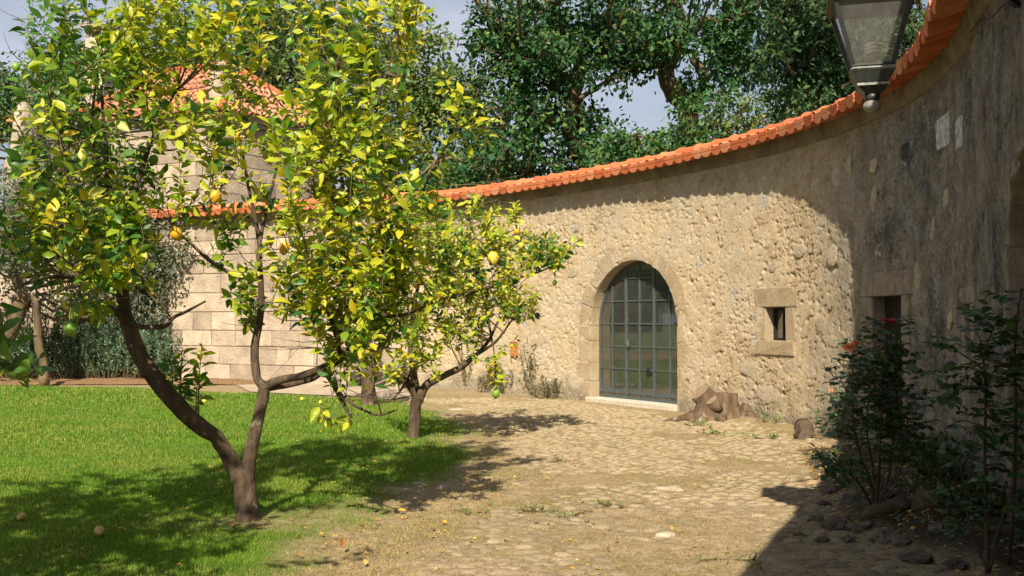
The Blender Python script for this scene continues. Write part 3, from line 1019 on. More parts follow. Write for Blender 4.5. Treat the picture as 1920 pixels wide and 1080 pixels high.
for i, u in enumerate((1149, 1175, 1200, 1227, 1257)):
    s_ = sv[u]
    hw = 0.028 if u in (1175,) else (0.022 if u == 1227 else 0.014)
    top = arch_top(s_, ADC, ADR - 0.04, AD_SPR)
    bm = bmesh.new()
    sbox(bm, s_ - hw, s_ + hw, AD_SILL + 0.05, top, OD - 0.016, OD + 0.022)
    bmesh.ops.recalc_face_normals(bm, faces=bm.faces[:])
    dlink('glazing_bar', bm_mesh('glazing_bar', bm, M['frame']))
for k, z_ in enumerate(zmid):
    h = math.sqrt(max(0, (ADR - 0.04) ** 2 - max(0, z_ - AD_SPR) ** 2))
    a, b = (ADC - h, ADC + h)
    if k == 0: a, b = sv[1149], min(b, sv[1227])
    bm = bmesh.new()
    t = 0.030 if k == 5 else 0.013
    sbox(bm, a, b, z_ - t, z_ + t, OD - 0.013, OD + 0.0185, 6)
    bmesh.ops.recalc_face_normals(bm, faces=bm.faces[:])
    dlink('glazing_bar', bm_mesh('glazing_bar', bm, M['frame']))
for i in range(len(svl) - 1):
    for j in range(len(zl) - 1):
        a, b, z0_, z1_ = svl[i], svl[i + 1], zl[j], zl[j + 1]
        sm = np.linspace(a, b, 7)
        tp = np.minimum(arch_top(sm, ADC, ADR - 0.02, AD_SPR), z1_)
        if tp.max() < z0_ + 0.03: continue
        tp = np.maximum(tp, z0_ + 0.002)
        bm = bmesh.new()
        tilt = rng.normal(0, 0.0012)
        for k in range(6):
            bm.faces.new([bm.verts.new(W(np.array(s_), z_, OD + tilt * (k - 3))) for s_, z_ in ((sm[k], z0_), (sm[k + 1], z0_), (sm[k + 1], tp[k + 1]), (sm[k], tp[k]))])
        bmesh.ops.remove_doubles(bm, verts=bm.verts[:], dist=1e-4)
        dlink('glass_pane', bm_mesh('glass_pane', bm, M['glass'], False))
# handle with its plate, and round floor stop / vent
bm = bmesh.new()
hs, hz = s_of_u(1179, OD), z_of_v(s_of_u(1179, OD), 645, OD)
sbox(bm, hs - 0.022, hs + 0.022, hz - 0.075, hz + 0.075, OD + 0.0235, OD + 0.031)
sbox(bm, hs - 0.008, hs + 0.008, hz - 0.008, hz + 0.008, OD + 0.030, OD + 0.075)
sbox(bm, hs - 0.008, hs + 0.10, hz - 0.007, hz + 0.009, OD + 0.062, OD + 0.078)
bmesh.ops.recalc_face_normals(bm, faces=bm.faces[:])
dlink('door_handle', bm_mesh('door_handle', bm, M['metal']))
bm = bmesh.new()
hs, hz = s_of_u(1218, OD), z_of_v(s_of_u(1218, OD), 697, OD)
cen = W(np.array(hs), hz, OD + 0.022); tn = Wt(hs)
for rr, hh in ((0.085, 0.02), (0.06, 0.05)):
    r_ = bmesh.ops.create_cone(bm, cap_ends=True, segments=20, radius1=rr, radius2=rr * 0.85, depth=hh)
    rot = Vector((0, 0, 1)).rotation_difference(Vector((tn[1], -tn[0], 0)))
    bmesh.ops.transform(bm, matrix=Matrix.Translation(Vector(cen)) @ rot.to_matrix().to_4x4(), verts=r_['verts'])
dlink('round_vent', bm_mesh('round_vent', bm, M['black']))

# little window: dark wooden casement with one bar
bm = bmesh.new()
o_ = -0.20
for a, b, z0_, z1_ in ((SW0, SW0 + 0.04, SW_B, SW_T), (SW1 - 0.04, SW1, SW_B, SW_T), (SW0 + 0.04, SW1 - 0.04, SW_B, SW_B + 0.04), (SW0 + 0.04, SW1 - 0.04, SW_T - 0.04, SW_T),
                       ((SW0 + SW1) / 2 - 0.012, (SW0 + SW1) / 2 + 0.012, SW_B + 0.04, SW_T - 0.04)):
    sbox(bm, a, b, z0_, z1_, o_, o_ + 0.05)
bmesh.ops.recalc_face_normals(bm, faces=bm.faces[:])
swin = wlink('small_window', bm_mesh('small_window', bm, M['wood']))
bm = bmesh.new()
bm.faces.new([bm.verts.new(W(np.array(s_), z_, o_ + 0.02)) for s_, z_ in ((SW0 + 0.03, SW_B + 0.03), (SW1 - 0.03, SW_B + 0.03), (SW1 - 0.03, SW_T - 0.03), (SW0 + 0.03, SW_T - 0.03))])
link('glass_pane', bm_mesh('glass_pane', bm, M['glass']), swin)
# narrow door: plank leaf whose near-black colour stands in for the unlit interior
bm = bmesh.new()
sbox(bm, ND0 - 0.02, ND1 + 0.02, ND_B, ND_T, -0.22, -0.19)
bmesh.ops.recalc_face_normals(bm, faces=bm.faces[:])
nd = wlink('plank_door', bm_mesh('plank_door', bm, M['wood']))
for k in range(5):
    bm = bmesh.new()
    a = ND0 + (ND1 - ND0) * k / 5
    sbox(bm, a + 0.004, a + (ND1 - ND0) / 5 - 0.004, ND_B + 0.01, ND_T - 0.005, -0.188, -0.172)
    bmesh.ops.recalc_face_normals(bm, faces=bm.faces[:])
    link('plank', bm_mesh('plank', bm, M['wood']), nd)

# rubble stones showing through the render
def lumpy_disc(name, mat, seed, n=9):
    r = random.Random(seed)
    bm = bmesh.new()
    ring0, ring1 = [], []
    ph = r.uniform(0, 6)
    for k in range(n):
        a = 2 * math.pi * k / n
        rad = 0.5 * (1 + 0.22 * math.sin(2 * a + ph) + r.uniform(-0.12, 0.12))
        ring0.append(bm.verts.new((rad * math.cos(a), rad * math.sin(a), -0.5)))
        ring1.append(bm.verts.new((rad * 0.82 * math.cos(a), rad * 0.82 * math.sin(a), 0.25 + r.uniform(-0.1, 0.1))))
    c = bm.verts.new((0, 0, 0.42))
    for k in range(n):
        j = (k + 1) % n
        bm.faces.new([ring0[k], ring0[j], ring1[j], ring1[k]])
        bm.faces.new([ring1[k], ring1[j], c])
    return bm_mesh(name, bm, mat, True)


stone_me = [lumpy_disc('stone', M['rubble'], 100 + k) for k in range(6)]


def wall_stone(u, v, w, h, rot=0.0, prot=0.012):
    s_ = s_of_u(u)
    z_ = z_of_v(s_, v)
    p = W(np.array(s_), z_, prot - 0.012)
    t = Vector(Wt(s_)); nrm = Vector((t.y, -t.x, 0)); upv = Vector((0, 0, 1))
    Mx = Matrix((t, upv, nrm)).transposed()
    o = wlink('stone', stone_me[random.randrange(6)])
    T = Matrix.Translation(Vector(p) - WB) @ Mx.to_4x4() @ Matrix.Rotation(rot, 4, 'Z') @ Matrix.Diagonal((w * 1.1, h * 1.1, 0.021, 1))
    o.matrix_local = T


for u, v, w, h in ((1488, 308, .26, .22), (1515, 318, .16, .2), (1530, 345, .22, .18), (1570, 325, .24, .34), (1594, 310, .14, .22), (1640, 310, .18, .2), (1640, 372, .16, .3),
                   (1700, 300, .28, .24), (1775, 372, .24, .2), (1270, 440, .25, .14), (1240, 436, .2, .12), (1300, 468, .3, .14), (1142, 448, .2, .42), (1430, 345, .3, .2), (1400, 345, .2, .2),
                   (1320, 372, .24, .22), (1180, 402, .16, .12), (1345, 430, .22, .16), (1400, 690, .4, .24), (1540, 610, .3, .26), (1355, 560, .24, .2), (1050, 420, .25, .18), (1075, 510, .3, .2),
                   (1330, 660, .3, .2), (1480, 690, .36, .26), (1560, 480, .3, .24), (1500, 470, .26, .18), (1650, 470, .24, .2), (1720, 520, .22, .3), (1750, 430, .2, .24), (1780, 600, .16, .2), (1560, 640, .22, .2),
                   (1010, 640, .4, .24), (960, 560, .3, .22), (1090, 640, .24, .18), (1450, 500, .2, .16), (1395, 520, .26, .2), (1420, 440, .2, .16), (985, 700, .4, .25), (1080, 720, .45, .25), (1440, 740, .5, .3), (1500, 760, .4, .26), (1550, 765, .4, .3)):
    wall_stone(u, v, w * 1.0, h * 1.0, random.uniform(-0.3, 0.3))
# pale repair patches in the shade at the right and a rusty plate at the left
for u, v, w, h, mt in ((1777, 246, .085, .30, 'limewash'), (1807, 250, .04, .28, 'limewash'), (1703, 285, .10, .16, 'dark'), (964, 655, .11, .28, 'rust')):
    s_ = s_of_u(u); z_ = z_of_v(s_, v)
    if mt != 'rust' and mt != 'dark': w = abs(s_of_u(u + w * 140) - s_of_u(u - w * 140)) / 2 + .02
    poly = [(s_ + (w * math.cos(a) * abs(math.cos(a)) ** -0.75 if abs(math.cos(a)) > 1e-6 else 0) * random.uniform(.90, 1.08), z_ + h / 2 * 1.1 * math.sin(a) * abs(math.sin(a) + 1e-6) ** -0.75 * random.uniform(.92, 1.06)) for a in np.linspace(0, 2 * math.pi, 33)[:-1] + 0.05]
    wlink('repair_patch' if mt != 'rust' else 'rusty_plate', prism(poly, 0.022, -0.05, M[mt], 'patch', 0.004, 0.002))

# tile coping ---------------------------------------------------------------------------
PITCHT = 0.245
SLOPE = R(13)


def pan_mesh():
    bm = bmesh.new()
    n = 9; w, h, L = 0.112, 0.088, 0.55
    prof = [(w * math.cos(a), -h * math.sin(a) ** 0.9) for a in np.linspace(0, math.pi, n)]
    prof = [(x, z) for x, z in prof]
    f = [bm.verts.new((x, 0, z)) for x, z in prof]; b = [bm.verts.new((x * 0.9, L, z * 0.9 + 0.01)) for x, z in prof]
    bm.faces.new(f); bm.faces.new(b[::-1])
    for i in range(n - 1): bm.faces.new([f[i], f[i + 1], b[i + 1], b[i]])
    bm.faces.new([f[n - 1], f[0], b[0], b[n - 1]])
    # the tile above, a thin lip set back so that a dark line shows under it
    r = bm_box(bm, (0, L / 2 + 0.012, 0.034), (0.238, L, 0.052))
    bmesh.ops.recalc_face_normals(bm, faces=bm.faces[:])
    return bm_mesh('pan_tile', bm, M['tile'])


def cover_mesh():
    bm = bmesh.new()
    n = 8; L = 0.52; ro, th = 0.075, 0.012
    rings = []
    for y, k in ((0.03, 1.0), (L, 0.85)):
        o = [bm.verts.new((ro * k * math.cos(a), y, 0.06 * k * math.sin(a))) for a in np.linspace(0, math.pi, n)]
        i = [bm.verts.new(((ro - th) * k * math.cos(a), y, (0.06 - th) * k * math.sin(a))) for a in np.linspace(0, math.pi, n)]
        rings.append((o, i))
    (o0, i0), (o1, i1) = rings
    for k in range(n - 1):
        bm.faces.new([o0[k], o0[k + 1], o1[k + 1], o1[k]]); bm.faces.new([i0[k + 1], i0[k], i1[k], i1[k + 1]])
        bm.faces.new([o0[k + 1], o0[k], i0[k], i0[k + 1]])
    bmesh.ops.recalc_face_normals(bm, faces=bm.faces[:])
    return bm_mesh('cover_tile', bm, M['tile'], False)


def ridge_mesh():
    bm = bmesh.new()
    n = 9; L = 0.52
    prev = None
    for x, r_ in ((0, 0.118), (0.05, 0.118), (0.055, 0.100), (L, 0.092)):
        ring = [bm.verts.new((x, r_ * 1.15 * math.cos(a), r_ * math.sin(a))) for a in np.linspace(-0.15, math.pi + 0.15, n)]
        if prev:
            for k in range(n - 1): bm.faces.new([prev[k], ring[k], ring[k + 1], prev[k + 1]])
        else:
            bm.faces.new(ring[::-1])
        prev = ring
    bmesh.ops.recalc_face_normals(bm, faces=bm.faces[:])
    return bm_mesh('ridge_tile', bm, M['tile'], False)


pan_me, cover_me, ridge_me = pan_mesh(), cover_mesh(), ridge_mesh()
LIP = 0.38


def coping(wfun, tfun, s0, s1, zlip, holder, base):
    """tiles follow the lip curve, so their pitch is even along the lip"""
    s = np.linspace(s0, s1, 3000)
    lip = wfun(s, zlip, LIP)
    L = np.r_[0, np.cumsum(np.linalg.norm(np.diff(lip, axis=0), axis=1))]
    def put(me, nm, ss, off, z, slope, yaw=0, jz=0.006):
        p = wfun(np.array(ss), z, off) + np.array([0, 0, random.uniform(-jz, jz)])
        t = Vector(tfun(ss)); nrm = Vector((-t.y, t.x, 0))     # upslope direction: away from the courtyard
        Mx = Matrix((t, nrm, Vector((0, 0, 1)))).transposed().to_4x4()
        o = link(nm, me, holder)
        o.matrix_local = Matrix.Translation(Vector(p) - base) @ Mx @ Matrix.Rotation(yaw + random.uniform(-0.015, 0.015), 4, 'Z') @ Matrix.Rotation(slope, 4, 'X')
    n = int(L[-1] / PITCHT)
    for k in range(n):
        ss = float(np.interp((k + 0.5) * PITCHT, L, s))
        put(pan_me, 'pan_tile', ss, LIP + random.uniform(-0.012, 0.012), zlip + 0.10, SLOPE)
        ss = float(np.interp((k + 1.0) * PITCHT, L, s))
        put(cover_me, 'cover_tile', ss, LIP + random.uniform(-0.01, 0.01), zlip + 0.125, SLOPE)
    n = int((s1 - s0) / 0.46)
    for k in range(n):
        ss = s0 + (s1 - s0) * (k + 0.5) / n
        put(ridge_me, 'ridge_tile', ss - 0.23, LIP - 0.36, zlip + 0.235, 0.0, 0.0)


coping(W, Wt, S0 + 0.05, WLEN - 0.05, 4.215, wall, WB)
wall['kind'] = 'thing'

# ------------------------------------------------------------------ ashlar garden wall, continuing to the left
GA, GB = np.array([-2.72, 23.30]), np.array([-16.0, 29.6])
GL = float(np.linalg.norm(GB - GA))
_gt = (GB - GA) / GL
def GW(s, z, off):            # s grows away to the left; the courtyard side is at +off
    s = np.asarray(s, float); z = np.broadcast_to(np.asarray(z, float), s.shape)
    return np.stack([GA[0] + _gt[0] * s + _gt[1] * off, GA[1] + _gt[1] * s - _gt[0] * off, z], -1)
# the courtyard is on the camera's side
if GW(np.array(5.0), 0, 1.0)[1] > GW(np.array(5.0), 0, 0.0)[1]:
    _sg = -1
else:
    _sg = 1
_GW0 = GW
def GW(s, z, off): return _GW0(s, z, off * _sg)


gwall = empty('garden_wall', 'straight garden wall of squared granite blocks behind the lemon trees', 'wall', (float(GA[0]), float(GA[1]), 0))
gwall['kind'] = 'thing'
GBASE = Vector(gwall.location)
def glink(name, me): 
    o = link(name, me, gwall); o.location = -GBASE; return o
bm = bmesh.new()
q = [GW(np.array(s_), z_, o_) for s_, z_, o_ in ((0, -.2, 0), (GL, -.2, 0), (GL, 4.1, 0), (0, 4.1, 0), (0, -.2, -.6), (GL, -.2, -.6), (GL, 4.1, -.6), (0, 4.1, -.6))]
vs = [bm.verts.new(p) for p in q]
for f in ((0, 1, 2, 3), (5, 4, 7, 6), (1, 5, 6, 2), (4, 0, 3, 7), (3, 2, 6, 7)): bm.faces.new([vs[i] for i in f])
bmesh.ops.recalc_face_normals(bm, faces=bm.faces[:])
glink('mortar_core', bm_mesh('mortar_core', bm, M['mortar']))


def unit_block(seed):
    r = random.Random(seed)
    bm = bmesh.new()
    bmesh.ops.create_cube(bm, size=1.0)
    bmesh.ops.bevel(bm, geom=[e for e in bm.edges if all(v.co.y < 0 for v in e.verts)], offset=0.035, segments=1, affect='EDGES')
    for v in bm.verts: v.co += Vector((r.uniform(-.012, .012), r.uniform(-.03, .03), r.uniform(-.012, .012)))
    return bm_mesh('ashlar_block', bm, M['ashlar'])


ublock = [unit_block(k) for k in range(5)]
rr = random.Random(5)
z = 0.0
while z < 4.0:
    h = rr.uniform(0.36, 0.5); h = min(h, 4.06 - z)
    if h < 0.15: break
    s_ = -0.05
    while s_ < GL:
        w = rr.uniform(0.6, 1.15)
        p = GW(np.array(s_ + w / 2), z + h / 2, 0.0)
        t = -Vector((_gt[0], _gt[1], 0)); nr = Vector((-t.y, t.x, 0))
        Mx = Matrix((t, nr, Vector((0, 0, 1)))).transposed().to_4x4()
        o = link('ashlar_block', ublock[rr.randrange(5)], gwall)
        o.matrix_local = Matrix.Translation(Vector(p) - GBASE) @ Mx @ Matrix.Diagonal((w - 0.018, 0.06 + rr.uniform(0, 0.025), h - 0.016, 1))
        s_ += w
    z += h
cornl = [(-0.02, 4.055), (0.05, 4.07), (0.08, 4.16), (0.15, 4.26), (0.15, 4.30), (-0.3, 4.40), (-0.62, 4.30), (-0.62, 4.06)]
glink('cornice', sweep('cornice', cornl, 0, GL, 0.3, M['cornice'], 0.01, target=GW))
coping(GW, lambda s_: -np.array([_gt[0], _gt[1], 0]), 0.0, GL - 0.05, 4.215, gwall, GBASE)

# ------------------------------------------------------------------ stone house behind the wall
HA = np.array([-9.35, 32.0]); hr = np.array([0.58, 0.815]); hl = np.array([-0.905, 0.425])
HR, HL = 4.6, 7.2
HZ = 8.25
house = empty('stone_house', 'granite house with hipped red tile roof rising behind the garden wall', 'house', (float(HA[0]), float(HA[1]), 0))
house['kind'] = 'thing'
HBASE = Vector(house.location)
def hlink(name, me):
    o = link(name, me, house); o.location = -HBASE; return o
def H3(a, b, z): return Vector((*(HA + hr * a + hl * b), z))
bm = bmesh.new()
c = [bm.verts.new(H3(a, b, z_)) for z_ in (-.2, HZ) for a, b in ((0, 0), (HR, 0), (HR, HL), (0, HL))]
for f in ((0, 1, 5, 4), (1, 2, 6, 5), (2, 3, 7, 6), (3, 0, 4, 7), (4, 5, 6, 7)): bm.faces.new([c[i] for i in f])
bmesh.ops.recalc_face_normals(bm, faces=bm.faces[:])
hlink('wall_core', bm_mesh('wall_core', bm, M['mortar']))
for face, (dv, ln) in enumerate(((hr, HR), (hl, HL))):
    z = 3.4
    while z < HZ - 0.3:
        h = min(rr.uniform(0.42, 0.52), HZ - 0.28 - z)
        if h < 0.15: break
        s_ = 0.0
        while s_ < ln - 0.1:
            w = min(rr.uniform(0.7, 1.2), ln - s_)
            if ln - s_ - w < 0.3: w = ln - s_
            p = Vector((*(HA + dv * (s_ + w / 2)), z + h / 2))
            t = Vector((dv[0], dv[1], 0)); nr = Vector((-t.y, t.x, 0))
            Mx = Matrix((t, nr, Vector((0, 0, 1)))).transposed().to_4x4()
            sc = Matrix.Diagonal((w - 0.02, 0.07, h - 0.02, 1))
            if face == 1: sc = Matrix.Rotation(math.pi, 4, 'Z') @ sc
            o = link('ashlar_block', ublock[rr.randrange(5)], house)
            o.matrix_local = Matrix.Translation(p - HBASE) @ Mx @ sc
            s_ += w
        z += h
bm = bmesh.new()      # cornice
for o_, z0_, z1_ in ((0.10, HZ - 0.28, HZ - 0.15), (0.22, HZ - 0.15, HZ + 0.02)):
    q = [bm.verts.new(H3(a, b, z_)) for z_ in (z0_, z1_) for a, b in ((-o_, -o_), (HR + o_, -o_), (HR + o_, HL + o_), (-o_, HL + o_))]
    for f in ((0, 1, 5, 4), (1, 2, 6, 5), (2, 3, 7, 6), (3, 0, 4, 7), (4, 5, 6, 7), (3, 2, 1, 0)): bm.faces.new([q[i] for i in f])
bmesh.ops.recalc_face_normals(bm, faces=bm.faces[:])
hlink('cornice', bm_mesh('cornice', bm, M['ashlar']))
ov = 0.38; AP = 2.25
r0, r1 = H3(HR / 2, 2.2, HZ + AP), H3(HR / 2, HL - 2.2, HZ + AP)
e = {(a, b): H3(a, b, HZ + 0.02) for a in (-ov, HR + ov) for b in (-ov, HL + ov)}
e00, e10, e01, e11 = e[-ov, -ov], e[HR + ov, -ov], e[-ov, HL + ov], e[HR + ov, HL + ov]
roofV, roofF = [], []
def tile_slope(name, A, B, Cc, Dd):
    """eave A-B, ridge D-C: rolls of round tile courses stepped up the slope"""
    eu = (B - A); Lw = eu.length; eu = eu / Lw
    mid_r = (Cc + Dd) / 2; up = mid_r - A; up = up - eu * up.dot(eu); Hh = up.length; up = up / Hh
    nrm = eu.cross(up); nrm = nrm if nrm.z > 0 else -nrm
    xc, xd = (Cc - A).dot(eu), (Dd - A).dot(eu)
    nc = int(Hh / 0.36); pw = 0.23
    V, F = [], []
    for k in range(nc + 1):
        y0, y1 = k * 0.36, min((k + 1) * 0.36 + 0.04, Hh)
        tl = (y0 + 0.18) / Hh
        xa, xb = xd * tl, Lw + (xc - Lw) * tl
        n = max(1, int((xb - xa) / pw))
        for j in range(n):
            xx = xa + (j + 0.5) * (xb - xa) / n
            b0 = len(V)
            for y, lift, kk in ((y0, 0.05, 1.0), (y1, 0.015, 0.9)):
                for a in np.linspace(0, math.pi, 6):
                    p = A + eu * (xx + 0.092 * kk * math.cos(a)) + up * y + nrm * (lift + 0.075 * kk * math.sin(a))
                    V.append(p)
            for a in range(5): F.append((b0 + a, b0 + a + 1, b0 + 7 + a, b0 + 6 + a))
            F.append((b0, b0 + 1, b0 + 2, b0 + 5)); F.append((b0 + 2, b0 + 3, b0 + 4, b0 + 5))
    b0 = len(V); V += [A, B, Cc, Dd]; F.append((b0, b0 + 1, b0 + 2, b0 + 3))
    me = mesh_np(name, [tuple(v) for v in V], F, M['oldtile'])
    hlink('roof_tiles', me)['kind'] = 'stuff'
tile_slope('right_slope', e00, e10, r0 + Vector((0.001, 0, 0)), r0)
tile_slope('left_slope', e01, e00, r0, r1)
tile_slope('far_slope', e10, e11, r1, r0)
tb = Tubes()
for a, b in ((e00, r0), (e10, r0), (r0, r1), (e01, r1)):
    tb.add([np.array(a) + [0, 0, .06], (np.array(a) + np.array(b)) / 2 + [0, 0, .1], np.array(b) + [0, 0, .1]], [.13, .13, .13], 8)
hlink('hip_tiles', tb.mesh('hip_tiles', M['tile']))
# stone corner chimney with its cap
bm = bmesh.new()
pc = H3(0.25, 0.25, 0)
for zz, hh, ww in ((HZ + 0.75, 1.5, 0.62), (HZ + 1.55, 0.12, 0.85), (HZ + 0.22, 0.3, 0.8)):
    bm_box(bm, (pc.x, pc.y, zz), (ww, ww, hh), Matrix.Rotation(math.atan2(hr[1], hr[0]), 3, 'Z'))
bmesh.ops.bevel(bm, geom=bm.edges[:], offset=0.025, segments=1, affect='EDGES')
hlink('chimney', bm_mesh('chimney', bm, M['ashlar']))

# tall slim stone chimney and the small ruined gable farther left
p = P(182, 300, 38.0)
ch = empty('tall_chimney', 'slim pale stone chimney with flat cap among the treetops', 'chimney', (p[0], p[1], 0)); ch['kind'] = 'thing'
bm = bmesh.new(); topz = P(182, 75, 38.0)[2]
bm_box(bm, (0, 0, topz / 2), (0.75, 0.75, topz)); bmesh.ops.bevel(bm, geom=bm.edges[:], offset=0.04, segments=1, affect='EDGES')
link('shaft', bm_mesh('shaft', bm, M['ashlar']), ch)
bm = bmesh.new()
bm_box(bm, (0, 0, topz + 0.45), (1.05, 1.05, 0.14))
for a in (-.3, .3):
    for b in (-.3, .3): bm_box(bm, (a, b, topz + 0.19), (0.14, 0.14, 0.38))
bmesh.ops.bevel(bm, geom=bm.edges[:], offset=0.02, segments=1, affect='EDGES')
link('cap', bm_mesh('cap', bm, M['ashlar']), ch)
p = P(45, 300, 36.0)
gt_ = empty('gate_pillar', 'weathered rough stone pillar with rounded top at far left', 'pillar', (p[0], p[1], 0)); gt_['kind'] = 'thing'
tz = P(45, 192, 36.0)[2]
tb = Tubes(); tb.add([(0, 0, -.1), (0.02, 0, tz - 2.2), (0, 0, tz - 1.9), (.02, 0, tz - 1.0), (0, 0, tz - .25), (0, 0, tz)], [.62, .58, .46, .40, .30, .10], 9, 0.35, 3)
link('shaft', tb.mesh('shaft', M['ashlar'], False), gt_)
p = P(75, 300, 37.0)
sh = empty('low_shed', 'low stone shed with a scrap of red tile roof behind olive foliage', 'shed', (p[0], p[1], 0)); sh['kind'] = 'thing'
tz = P(75, 222, 37.0)[2]
bm = bmesh.new(); bm_box(bm, (0.4, 1, tz / 2), (2.6, 1.8, tz)); link('wall', bm_mesh('wall', bm, M['ashlar']), sh)
bm = bmesh.new()
for k in range(10):
    vs = bm_box(bm, (-1.0 + 0.3 * k, 0.9, tz + 0.28), (0.2, 2.3, 0.12), Matrix.Rotation(0.3, 3, 'X'))
bm_box(bm, (0.35, 0.9, tz + 0.2), (3.1, 2.3, 0.1), Matrix.Rotation(0.3, 3, 'X'))
bmesh.ops.bevel(bm, geom=bm.edges[:], offset=0.03, segments=1, affect='EDGES')
link('roof', bm_mesh('roof', bm, M['tile']), sh)

# ------------------------------------------------------------------ growing plants
def nearest_grow(skel, att, up=0.35, rad0=0.008, rng_=rng, prefer_below=True, npts=8, sag=0.0):
    """a shoot from the skeleton to each attractor; returns list of (points, radii)"""
    sp = np.array(skel)
    out = []
    for a in att:
        d = sp[:, :3] - a
        dist = np.linalg.norm(d * np.array([1, 1, 0.75]), axis=1)
        if prefer_below: dist = dist + np.where(sp[:, 2] > a[2] + 0.05, 0.5, 0)
        i = dist.argmin()
        b = sp[i, :3]
        L = np.linalg.norm(a - b)
        mid = (a + b) / 2 + rng_.normal(0, 0.06 * L, 3) + np.array([0, 0, -0.10 * L])
        tip = a + np.array([rng_.normal(0, .12), rng_.normal(0, .12), up * rng_.uniform(.5, 1.2)])
        pts = smooth_line([b, mid, a, tip], npts)
        r = rad0 * (0.55 + 0.75 * min(L, 2.0))
        out.append((pts, np.linspace(r, 0.0022, npts)))
    return out


def leaves_on(shoots, spacing, size, rng_, start=0.35, out=0.8, fwd=0.55, drop=-0.15, face=(-0.05, -0.62, 0.80)):
    pos, dirs, nor, siz = [], [], [], []
    face = np.array(face)
    for pts, rad in shoots:
        seg = np.r_[0, np.cumsum(np.linalg.norm(np.diff(pts, axis=0), axis=1))]
        L = seg[-1]
        t0 = max(0.0, L - max(0.30, L * (1 - start)))
        t = t0
        ang = rng_.uniform(0, 6.28)
        while t < L:
            p = np.array([np.interp(t, seg, pts[:, i]) for i in range(3)])
            q = np.array([np.interp(min(L, t + .02), seg, pts[:, i]) for i in range(3)])
            tg = q - np.array([np.interp(max(0, t - .02), seg, pts[:, i]) for i in range(3)])
            tg /= np.linalg.norm(tg) + 1e-9
            a = np.cross(tg, [0.3, 0.5, 0.81]); a /= np.linalg.norm(a) + 1e-9
            b = np.cross(tg, a)
            ang += 2.4 + rng_.normal(0, .3)
            radial = a * math.cos(ang) + b * math.sin(ang)
            d = radial * out + tg * fwd + np.array([0, 0, drop]) + rng_.normal(0, .18, 3)
            n = face + rng_.normal(0, .62, 3) + tg * 0.25
            pos.append(p + radial * 0.008); dirs.append(d); nor.append(n)
            siz.append(size * rng_.uniform(0.45, 1.35) * (1.0 if t < L - .04 else 0.7))
            t += spacing * rng_.uniform(.6, 1.4)
    return np.array(pos), np.array(dirs), np.array(nor), np.array(siz)


def limb_pts(lst, n=None):
    """lst of (u, v, depth, radius) -> smooth 3-D polyline (x,y,z,r)"""
    a = np.array([[*P(u, v, Y), r] for u, v, Y, r in lst])
    return smooth_line(a, n or max(6, 4 * len(lst)))


def ellipse_targets(ells, rng_):
    out = []
    for u, v, ru, rv, n, Y, sy in ells:
        for _ in range(n):
            while True:
                a, b = rng_.uniform(-1, 1, 2)
                if a * a + b * b <= 1: break
            out.append(P(u + a * ru, v + b * rv, Y + rng_.normal(0, sy)))
    return out


def lemon_mesh(name, mat):
    bm = bmesh.new()
    bmesh.ops.create_uvsphere(bm, u_segments=14, v_segments=10, radius=1.0)
    for v in bm.verts:
        z = v.co.z
        v.co.z = z * 1.22
        if z < -0.85: v.co.z -= (abs(z) - 0.85) * 1.6; v.co.x *= .8; v.co.y *= .8
        if z > 0.9: v.co.z += (z - 0.9) * 0.5
    return bm_mesh(name, bm, mat, True)


lemon_me = {k: lemon_mesh('lemon', M[k]) for k in ('ripe', 'pale', 'unripe', 'oldlemon')}


